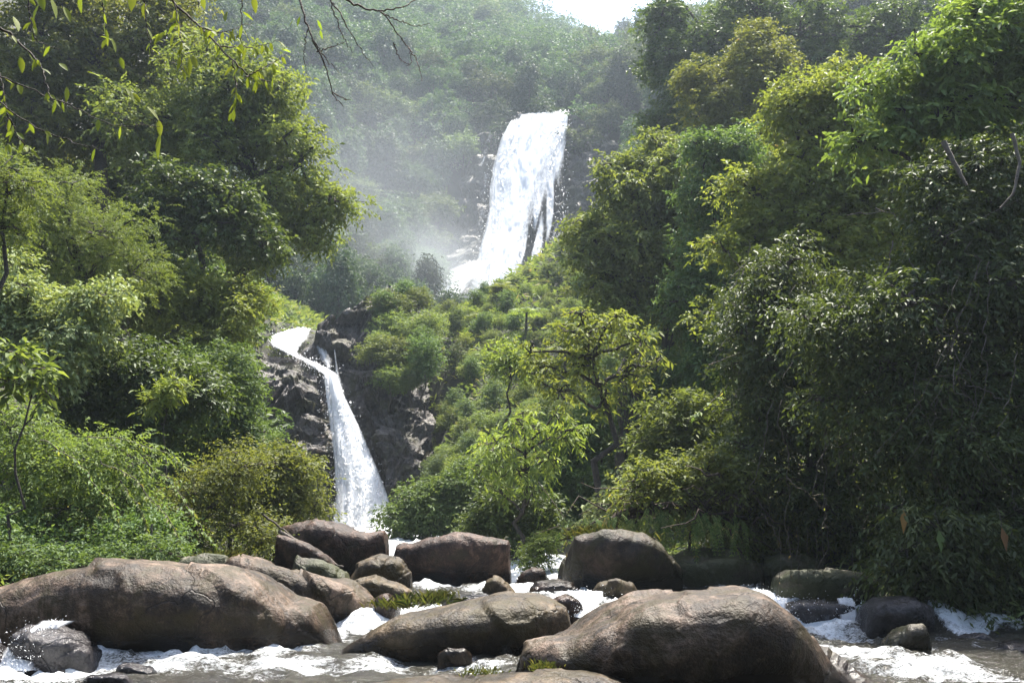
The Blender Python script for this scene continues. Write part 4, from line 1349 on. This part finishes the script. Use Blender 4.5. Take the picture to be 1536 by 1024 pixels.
rng = np.random.default_rng(12)
tri = np.array([(545, 470), (575, 455), (600, 450), (620, 455), (560, 500), (590, 490), (620, 490), (640, 480), (575, 530), (605, 525), (635, 520), (585, 560), (615, 560), (640, 560), (600, 590), (630, 595), (645, 620), (535, 500), (550, 520), (560, 545), (615, 615), (640, 650),
                (625, 640), (600, 470), (580, 475), (570, 515), (612, 575), (598, 545)])
tri = tri[(tri[:, 0] > 568) & (tri[:, 1] < 585)]
for px, py in tri + rng.normal(size=tri.shape) * 5:
    Y = float(np.interp(py, (440, 480, 530, 590, 650), (76, 73, 68.5, 65.5, 62.5))) - .8 - .02 * max(0, px - 600)
    k = int(rng.choice(3, p=(.5, .35, .15)))
    s = rng.uniform(.75, 1.25)
    p = at(px, py, Y)
    dup(SHRUB[k], p - UP * 1.0 * s, rng.random() * 6.28, (s * 1.15, s * 1.1, s * .95), SK[k] + ' clinging to the rock right of the lower waterfall', SK[k] + 's clinging to the rock right of the lower waterfall')

# unseen wood behind the viewpoint, added to block sky light from the rear
fo = MB()
rng = np.random.default_rng(31)
for i in range(46):
    a = math.radians(rng.uniform(175, 365))
    d = rng.uniform(13, 24)
    c = np.array((d * 1.25 * math.cos(a), -4 + d * math.sin(a) * .8, rng.uniform(3, 17)))
    r = rng.uniform(3, 4.6)
    P, dd = blob_points(rng, c, np.array((r, r, r * .9)), 130, .4, .5, -.3, 5)
    sprigs(fo, rng, P, norm(dd + rng.normal(size=dd.shape) * .4), 6, 1.2, .75, .4, .3)
nw = fo.build('forest', M['dark'])
nw['kind'] = 'stuff'

# leaf litter and creepers that cover the soil between the plants
fo = MB()
rng = np.random.default_rng(77)
N = 130000
y = 18 + 92 * rng.random(N) ** 1.1
x = (rng.random(N) * 2 - 1) * y * .60
z = ground(x, y)
sx = np.interp(y, STREAM[:, 0], STREAM[:, 1])
hw = np.interp(y, STREAM[:, 0], STREAM[:, 2])
keep = (np.abs(x - sx) > hw + .9) & ~((np.abs(x + 11) < 7) & (np.abs(y - 64) < 9))
P = np.stack((x, y, z + .05 + (.2 + .45 * sstep(38, 46, y)) * rng.random(N) ** 1.3), -1)[keep]
D = norm(rng.normal(size=P.shape) * np.array((1, 1, .4)) + UP * .35)
add_leaves(fo, P, D, norm(UP + rng.normal(size=P.shape) * .5), (.05 + .008 * P[:, 1]) * (.5 + rng.random(len(P))), .03 + .004 * P[:, 1] * rng.random(len(P)), rng.random(len(P)))
ug = fo.build('undergrowth', M['spur'])
ug['kind'] = 'stuff'


# ------------------------------------------------------------------ ferns, palms, twigs, lianas, grass
def frond(mb, tk, p, d, L, rng, n=22, leaf=.16, width=.035, arch=.55, tint=.5):
    t = np.linspace(0, 1, n)
    d = norm(np.asarray(d, float))
    P = p + d * (t * L)[:, None] + UP * (L * (.18 * t - arch * t * t))[:, None]
    tk.tube(P[::3] if n > 8 else P, .008 * L, 3, tint=.3)
    T = norm(np.gradient(P, axis=0))
    S = norm(np.cross(T, UP + .01))
    prof = np.sin(np.clip(t * .95 + .08, 0, 1) * math.pi) ** .6
    for sgn in (-1, 1):
        D = norm(S * sgn + T * .45 - UP * .25 + rng.normal(size=P.shape) * .08)
        Nn = norm(np.cross(T, S) * 1.0 + UP * .5 + rng.normal(size=P.shape) * .12)
        add_leaves(mb, P[1:], D[1:], Nn[1:], (leaf * prof)[1:], (width * (.5 + .5 * prof))[1:], np.clip(tint + .25 * rng.normal(size=n - 1), 0, 1), fold=.05, drop=.25)


def fern(name, label, cat, p, nf, L, mat, seed, trunk_h=0.0, leaf=.2, width=.04, arch=.55, group=None, up=.75, n=22):
    rng = np.random.default_rng(seed)
    root = thing(name, label, cat, p, group)
    fo, tk = MB(), MB()
    top = np.asarray(p, float) + UP * trunk_h
    if trunk_h:
        tk.tube(limb(np.asarray(p, float) - UP * .4, top, 0, rng, 6, .03), np.linspace(.13, .09, 6) * max(1, L / 2), 7)
    else:
        tk.tube([np.asarray(p, float) - UP * .3, top + UP * .05], .05, 5)
    for i in range(nf):
        a = 6.283 * (i + rng.random() * .6) / nf
        frond(fo, fo, top, (math.cos(a), math.sin(a), up * rng.uniform(.5, 1.2)), L * rng.uniform(.8, 1.1), rng, n, leaf * L / 1.5, width * L / 1.5, arch, rng.random())
    fo.build('fronds', M[mat], root, loc=p)
    tk.build('trunk' if trunk_h else 'stem', M['darkbark'], root, True, p)
    return root


def on_ground(px, Y):
    x = (px - 768) / FPX * Y * 1.0
    for _ in range(4):
        z = float(ground(np.array([x]), np.array([float(Y)]))[0])
        k = Y * CT + (z - CAMZ) * ST
        x = (px - 768) / FPX * k
    return np.array((x, Y, z))


for px, Y, h, L, lab in [(752, 84, 1.8, 1.9, 'tree fern with a pale umbrella of fronds high on the green spur'), (790, 74, 2.6, 1.9, 'slim tree fern with a dark trunk on the upper green spur'),
                         (848, 66, 2.2, 1.9, 'tree fern beside the drooping dark green tree'), (712, 80, 1.0, 1.5, 'small tree fern left of the umbrella shaped tree fern')]:
    fern('tree_fern', lab, 'tree fern', on_ground(px, Y), 12, L, 'feather', int(px), h, leaf=.28, width=.07, arch=.5, up=.35)
for px, Y, L, lab in [(665, 58, 1.1, 'bright rosette palm on the spur slope beside the lower waterfall'), (760, 44, 1.6, 'bright feathery palm below the thin sapling'), (700, 72, 1.1, 'yellowish rosette palm on the middle of the green spur'),
                      (1035, 34, 1.7, 'bright fern clump behind the bright leafy bush'), (985, 38, 1.6, 'arching fern clump under the drooping dark green tree'), (70, 24.5, 1.1, 'arching fern at the left bank among pale leaved shrubs')]:
    fern('palm' if 'palm' in lab else 'fern', lab, 'palm' if 'palm' in lab else 'fern', on_ground(px, Y) + UP * .5, 11, L, 'bright', int(px) + 1, 0, leaf=.34, width=.07, arch=.5, up=.9)

# overhanging root mass on the right bank with fern fronds hanging from it
rng = np.random.default_rng(55)
Bp = at(1010, 790, 25.5)
root = thing('root_mass', 'brown tangle of dead roots overhanging the shaded boulders on the right bank', 'roots', Bp)
tk = MB()
for i in range(120):
    p = at(rng.uniform(930, 1130), rng.normal(752, 20), 25.2 + rng.normal() * .5)
    q = p + np.array((rng.normal() * .9, rng.normal() * .35, rng.normal() * .35 - .25))
    tk.tube(limb(p, q, rng.normal() * .2, rng, 6, .15), np.linspace(rng.uniform(.012, .045), .006, 6), 4)
for px0, py0, px1, py1, r in [(915, 790, 1140, 735, .16), (940, 770, 1060, 765, .2), (1030, 775, 1180, 705, .13)]:
    tk.tube(limb(at(px0, py0, 25.6), at(px1, py1, 25.4), .05, rng, 10, .06), np.linspace(r, r * .5, 10), 7)
tk.build('roots', M['root'], root, True, Bp)
for i, (px, py, n_) in enumerate([(905, 778, 8), (945, 775, 7), (985, 768, 9), (1010, 785, 7), (1050, 770, 8), (1090, 780, 6)]):
    p = at(px, py, 24.6)
    lab = ['fern hanging at the left end of the root tangle', 'second fern from the left hanging off the root tangle', 'fullest fern hanging in the middle of the root tangle',
           'fern hanging just right of the middle of the root tangle', 'fern hanging under the right half of the root tangle', 'fern hanging at the right end of the root tangle'][i]
    r_ = thing('hanging_fern', lab, 'fern', p, 'ferns hanging from the root tangle')
    fo = MB()
    for k in range(n_ * 2):
        frond(fo, fo, p + np.array((rng.normal() * .28, rng.normal() * .1, rng.normal() * .08)), (rng.normal() * .4, -.5, -.3), rng.uniform(.5, .95), rng, 18, .10, .028, 1.0, rng.random())
    fo.build('fronds', M['yellow' if i % 2 else 'bright'], r_, loc=p)


# grass
def tufts(name, label, spots, seed, h=.3, mat='grass', kind=None):
    rng = np.random.default_rng(seed)
    fo = MB()
    for p, n, s in spots:
        P = p + rng.normal(size=(n, 3)) * np.array((s, s * .6, .02))
        D = norm(UP + rng.normal(size=(n, 3)) * .38)
        add_leaves(fo, P, D, norm(rng.normal(size=(n, 3)) - np.array((0, .6, 0))), h * (.5 + .8 * rng.random(n)), .007 + .007 * rng.random(n), rng.random(n), fold=0, drop=.3)
    c = np.mean([p for p, _, _ in spots], axis=0)
    o = fo.build(name, M[mat], loc=c)
    return tag(o, label, 'grass')


for k_, (lab, px, py, Y, n_, s_, h_, mt) in enumerate([
    ('yellow green grass tuft between the slanting slab and the rounded tan boulder', 600, 912, 18.6, 160, .22, .34, 'grass'),
    ('fullest grass tuft behind the crest of the slanting slab', 634, 906, 18.5, 190, .24, .34, 'grass'),
    ('small grass tuft beside the flat wet purple brown rock', 662, 900, 18.5, 160, .16, .3, 'grass'),
    ('tiny grass tuft on the pale ledge nearest the huge boulder', 815, 1004, 12.5, 150, .09, .15, 'grass'),
    ('dry grass tuft on the left part of the pale ledge', 722, 1012, 12.5, 150, .13, .14, 'grass'),
    ('grass hanging over the grass grown rock on the left bank', 335, 842, 19.9, 360, .26, .35, 'grass'),
    ('dry grass fringe on top of the root covered boulder', 890, 806, 23.6, 420, .3, .4, 'grass'),
    ('dry grass on the right shoulder of the root covered boulder', 955, 812, 23.6, 220, .22, .36, 'grass'),
    ('small grass tuft at the left bank beside the small dark rock', 62, 872, 20.2, 240, .3, .3, 'grass')]):
    tufts('grass_tuft', lab, [(at(px, py, Y), n_, s_)], 500 + k_, h_, mt)


# trailing vines with paired leaves over the left boulders
def vine(name, label, pts, Y, mat, leaf, width, seed, nl=60, cat='vine', rad=.012, group=None, bark='bark', wob=.02):
    rng = np.random.default_rng(seed)
    P = np.array([at(a, b_, Y + (c[0] if c else 0)) for a, b_, *c in pts])
    t = np.linspace(0, 1, len(P))
    T = np.linspace(0, 1, 40)
    k = np.stack([np.interp(T, t, P[:, i]) for i in range(3)], -1)
    for _ in range(3):
        k[1:-1] = (k[:-2] + 2 * k[1:-1] + k[2:]) / 4
    k[1:-1] += fbm(np.stack((T * 9, T * 0 + seed, T * 0), -1), 3, seed)[1:-1, None] * np.array((1, .5, .6)) * wob * np.linalg.norm(P[-1] - P[0])
    root = thing(name, label, cat, k[0], group)
    tk = MB()
    tk.tube(k, np.linspace(rad, rad * .45, 40), 5)
    tk.build('stem', M[bark], root, True, k[0])
    if nl:
        fo = MB()
        i = rng.integers(2, 39, nl)
        Tn = norm(np.gradient(k, axis=0))[i]
        S = norm(np.cross(Tn, UP + .05)) * np.where(rng.random(nl) < .5, 1, -1)[:, None]
        add_leaves(fo, k[i], norm(S + Tn * .4 - UP * .3 + rng.normal(size=(nl, 3)) * .25), norm(UP + rng.normal(size=(nl, 3)) * .4), leaf * (.6 + .6 * rng.random(nl)), width * (.6 + .6 * rng.random(nl)), rng.random(nl))
        fo.build('leaves', M[mat], root, loc=k[0])
    return root


for i, (pts, lab) in enumerate([
        ([(150, 690), (210, 730), (255, 790), (285, 850), (290, 872)], 'leafy vine trailing down to the left end of the long humped boulder'),
        ([(210, 680), (270, 745), (310, 800), (345, 850)], 'leafy vine trailing onto the grass grown rock'),
        ([(130, 655), (200, 660), (250, 680), (290, 705)], 'arching leafy vine across the dark shrub on the left bank'),
        ([(180, 720), (215, 770), (235, 830)], 'short leafy vine hanging left of the pale bent stick'),
        ([(60, 660), (130, 700), (170, 760), (190, 830)], 'leafy vine drooping through the arching bush')]):
    vine('trailing_vine', lab, pts, 21.2, 'bright', .15, .065, 60 + i, 150, rad=.014)
vine('bent_stick', 'pale bent dead stick above the long humped boulder', [(228, 785), (226, 805), (210, 830), (192, 845)], 20.6, 'dry', .1, .04, 71, 0, 'stick', .022, bark='palebark')
vine('driftwood_branch', 'pale dead branch lying among the rocks below the lower waterfall', [(420, 795), (455, 818), (490, 836), (515, 850)], 23.4, 'dry', .1, .04, 72, 0, 'branch', .05, bark='palebark')
vine('driftwood_branch', 'thin dead branch leaning on the dark block boulder', [(395, 770), (430, 800), (470, 830)], 24.6, 'dry', .1, .04, 73, 0, 'branch', .03, bark='bark')
for i, (pts, lab) in enumerate([
        ([(1415, 212), (1432, 245), (1450, 278)], 'stout pale branch stub under the bright large leaved tree'),
        ([(1518, 200), (1530, 245), (1520, 290), (1500, 312)], 'pale forked branch at the right edge under the bright tree')]):
    vine('pale_branch', lab, pts, 18.4, 'dry', .1, .04, 80 + i, 0, 'branch', .06 - .02 * i, bark='palebark', wob=.01)
rng = np.random.default_rng(14)
for i in range(34):
    px, py = rng.uniform(1090, 1530), rng.uniform(330, 640)
    ln = rng.uniform(110, 300)
    dx = rng.normal() * 50
    vine('liana', 'thin pale liana dangling in the shaded tree wall at right', [(px, py), (px + dx * .3, py + ln * .4), (px + dx * .6, py + ln * .75), (px + dx, py + ln)], float(np.interp(px, (1090, 1300, 1540), (24.5, 21.2, 18.2))) + rng.normal() * .5, 'olive', .13, .05, 200 + i, int(rng.integers(0, 14)), 'liana',
         rng.uniform(.006, .014), 'lianas hanging in the shaded tree wall at right', 'palebark' if i % 3 else 'bark', .06)
for i in range(16):
    px, py = rng.uniform(1050, 1500), rng.uniform(300, 780)
    a = rng.uniform(-.6, 1.2)
    ln = rng.uniform(50, 150)
    vine('dead_twig', 'bare dead twig poking out of the shaded tree wall at right', [(px, py), (px + ln * .5 * math.cos(a), py + ln * .5 * math.sin(a)), (px + ln * math.cos(a), py + ln * math.sin(a))], float(np.interp(px, (1090, 1300, 1540), (24, 20.8, 18))), 'dry', .1, .04, 300 + i, 4, 'twig', .012,
         'dead twigs in the shaded tree wall at right', 'palebark', .05)
vine('flowering_twig', 'lit arching branch with large bright leaves pointing down left at centre right', [(1130, 530), (1100, 570), (1065, 605), (1030, 632)], 27.5, 'bright', .3, .14, 91, 26, 'branch', .025, bark='palebark')
for i in range(7):
    px = [1168, 1182, 1210, 1222, 1232, 1275, 1196][i]
    vine('hanging_root', 'thin hanging root above the flat mossy boulder', [(px, 790), (px + 3, 840), (px + rng.normal() * 8, 895)], 20.9, 'dry', .1, .04, 400 + i, 2, 'root', .008, 'hanging roots above the flat mossy boulder', 'darkbark', .02)
for i, px in enumerate((852, 868, 884, 897, 921, 938, 952, 966, 980)):
    vine('hanging_root', 'dry root strand hanging over the front of the large shadowed boulder', [(px, 803), (px - 4, 825), (px + rng.normal() * 8, 845), (px + rng.normal() * 14, 868)], 23.0, 'dry', .12, .05, 440 + i, 8, 'root', .012, 'dry root strands hanging over the large shadowed boulder', 'bark', .05)
for i, (px, py, lab) in enumerate([(1355, 786, 'large orange brown dying leaf hanging at lower right'), (1408, 815, 'large green hanging leaf below the orange brown leaf'), (1502, 812, 'large dull brown leaf hanging at the far right')]):
    p = at(px, py - 22, 18.4)
    fo = MB()
    add_leaves(fo, p[None], norm(np.array([[-.15 + .1 * i, -.2, -1]])), norm(np.array([[.2, -1, .3]])), np.array([.40]), np.array([.16]), np.array([.6]))
    r_ = thing('hanging_leaf', lab, 'leaf', p)
    fo.build('blade', M['deadleaf' if i != 1 else 'green'], r_, loc=p)
    tk = MB()
    tk.tube(limb(p, p + np.array((.05, .2, .35)), .05, rng, 5), .006, 4)
    tk.build('stalk', M['bark'], r_, True, p)


# twigs that hang into the top of the picture, close to the camera
def big_leaves(mb, P, D, N, L, W, tint):
    S = norm(np.cross(D, N))
    N = norm(np.cross(S, D))
    t = np.array((0, .2, .45, .7, .9, 1.0))
    wd = np.array((0, .62, 1, .8, .35, 0))
    for i in range(len(P)):
        cur = -UP * (t ** 2 * L[i] * .22)[:, None]
        mid = P[i] + D[i] * (t * L[i])[:, None] + cur
        a = mid + S[i] * (wd * W[i] * .5)[:, None] + N[i] * (wd * W[i] * .14)[:, None]
        c = mid - S[i] * (wd * W[i] * .5)[:, None] + N[i] * (wd * W[i] * .14)[:, None]
        V = np.concatenate((a, mid, c))
        q = [(k, k + 1, k + 7, k + 6) for k in range(5)] + [(k + 6, k + 7, k + 13, k + 12) for k in range(5)]
        mb.add(V, q, tint=tint[i])


def twig(label, Y, lines, leaves, seed, bark='bark', r=.014):
    rng = np.random.default_rng(seed)
    p0 = at(lines[0][0][0], lines[0][0][1], Y)
    root = thing('overhanging_branch', label, 'branch', p0)
    tk = MB()
    for li, ln in enumerate(lines):
        P = np.array([at(a, b_, Y + .12 * math.sin(a * .05 + li)) for a, b_ in ln])
        t = np.linspace(0, 1, len(P))
        T = np.linspace(0, 1, 28)
        k = np.stack([np.interp(T, t, P[:, i]) for i in range(3)], -1)
        for _ in range(2):
            k[1:-1] = (k[:-2] + 2 * k[1:-1] + k[2:]) / 4
        k[1:-1] += rng.normal(size=(26, 3)) * .004
        rr = r * (.62 if li == 0 else .34)
        tk.tube(k, np.linspace(rr, rr * .3, 28), 6)
    tk.build('stem', M[bark], root, True, p0)
    if leaves:
        fo = MB()
        more = []
        for ln in lines:                            # smaller leaves along the shoots
            for _ in range(int(len(lines[0]) * 2.2)):
                k = rng.integers(0, len(ln) - 1)
                f = rng.random()
                more.append((ln[k][0] * (1 - f) + ln[k + 1][0] * f, ln[k][1] * (1 - f) + ln[k + 1][1] * f, rng.uniform(20, 150), rng.uniform(14, 26), rng.uniform(6, 11)))
        for px, py, ang, ln, wd in list(leaves) + (more if len(leaves) > 8 else []):
            p = at(px, py, Y - .02 + rng.normal() * .06)
            a = math.radians(ang)
            d = norm(np.array((math.cos(a), rng.normal() * .25, -math.sin(a))))
            nrm = norm(np.array((rng.normal() * .9, -.6 + rng.normal() * .4, .6)))
            s = Y / FPX
            big_leaves(fo, p[None], d[None], nrm[None], np.array([ln * s * .82]), np.array([wd * s * .72]), np.array([rng.uniform(.35, .9)]))
        fo.build('leaves', M['sunleaf'], root, loc=p0)


twig('overhanging twig with bright backlit leaves near the top left', 5.6,
     [[(230, -40), (262, 5), (300, 40), (350, 90), (375, 118), (405, 122)], [(300, 40), (330, 50), (378, 35)], [(330, 70), (380, 72), (420, 60)], [(262, 5), (272, 60), (274, 110)], [(350, 90), (355, 140), (350, 170)], [(368, 115), (400, 100), (432, 80)], [(215, -40), (218, 30), (228, 80)], [(365, -30), (362, 60), (360, 100)]],
     [(250, 52, 185, 34, 15), (248, 48, 130, 30, 14), (266, 34, 130, 26, 14), (262, 50, 100, 26, 13), (305, 40, 25, 32, 13), (296, 48, 110, 24, 12), (305, 48, 75, 22, 11), (283, 84, 95, 36, 18), (288, 84, 60, 32, 15), (270, 85, 100, 26, 10), (150, 55, 10, 28, 14), (166, 56, 70, 26, 16),
      (180, 86, 65, 24, 12), (130, 108, 10, 28, 12), (188, 132, 50, 30, 13), (195, 140, 30, 26, 13), (220, 160, 40, 30, 14), (238, 180, 80, 28, 14), (240, 200, 85, 48, 18), (88, 95, 30, 24, 14), (410, 115, 95, 26, 9), (408, 106, 0, 18, 8), (384, 62, 100, 28, 10), (340, 18, 80, 30, 16), (380, -6, 80, 30, 14), (303, -5, 70, 26, 16)], 5)
twig('dark bare twig bundle crossing the upper left corner', 5.0,
     [[(-40, 15), (20, 55), (60, 95), (70, 130), (78, 150)], [(-40, 100), (40, 130), (110, 160), (170, 190), (240, 190)], [(0, 110), (8, 160), (12, 220)], [(40, -40), (44, 20), (52, 60), (90, 75)], [(-20, 140), (50, 190), (100, 210), (150, 225)], [(10, 170), (30, 210), (60, 240)], [(152, -40), (156, 20), (160, 60)]],
     [(20, 25, 60, 34, 18), (60, 5, 100, 36, 20), (75, -5, 70, 40, 22), (95, 10, 60, 30, 16), (30, 85, 80, 28, 16), (100, 130, 90, 26, 14), (28, 125, 70, 22, 14), (200, -10, 90, 34, 18), (55, -12, 60, 40, 20), (120, -10, 80, 36, 18)], 6, 'darkbark')
twig('bare forked twig hanging down at the top, left of the far ridge', 6.0,
     [[(440, -40), (455, 20), (470, 60), (490, 100), (498, 140), (515, 160)], [(470, 60), (490, 90), (510, 110)], [(500, 140), (515, 148), (526, 150)], [(462, 40), (455, 85), (460, 110)], [(475, 78), (500, 70), (520, 62)]],
     [(450, 25, 100, 20, 8), (476, 30, 60, 20, 8), (480, 45, 70, 18, 8), (440, 30, 110, 16, 8), (425, 75, 10, 16, 7)], 7)
twig('long bare twig with thin side shoots along the top edge', 6.4,
     [[(480, -30), (530, 8), (570, 18), (600, 12), (640, -8)], [(570, 18), (590, 28), (620, 40), (645, 36)], [(575, 20), (600, 55), (615, 75), (618, 95), (610, 100)], [(612, 70), (625, 90), (634, 122)], [(500, 5), (520, 40), (545, 80), (560, 100)], [(495, 0), (512, 50), (530, 80)], [(590, 64), (600, 90), (615, 98)]],
     [], 9, 'bark', .016)
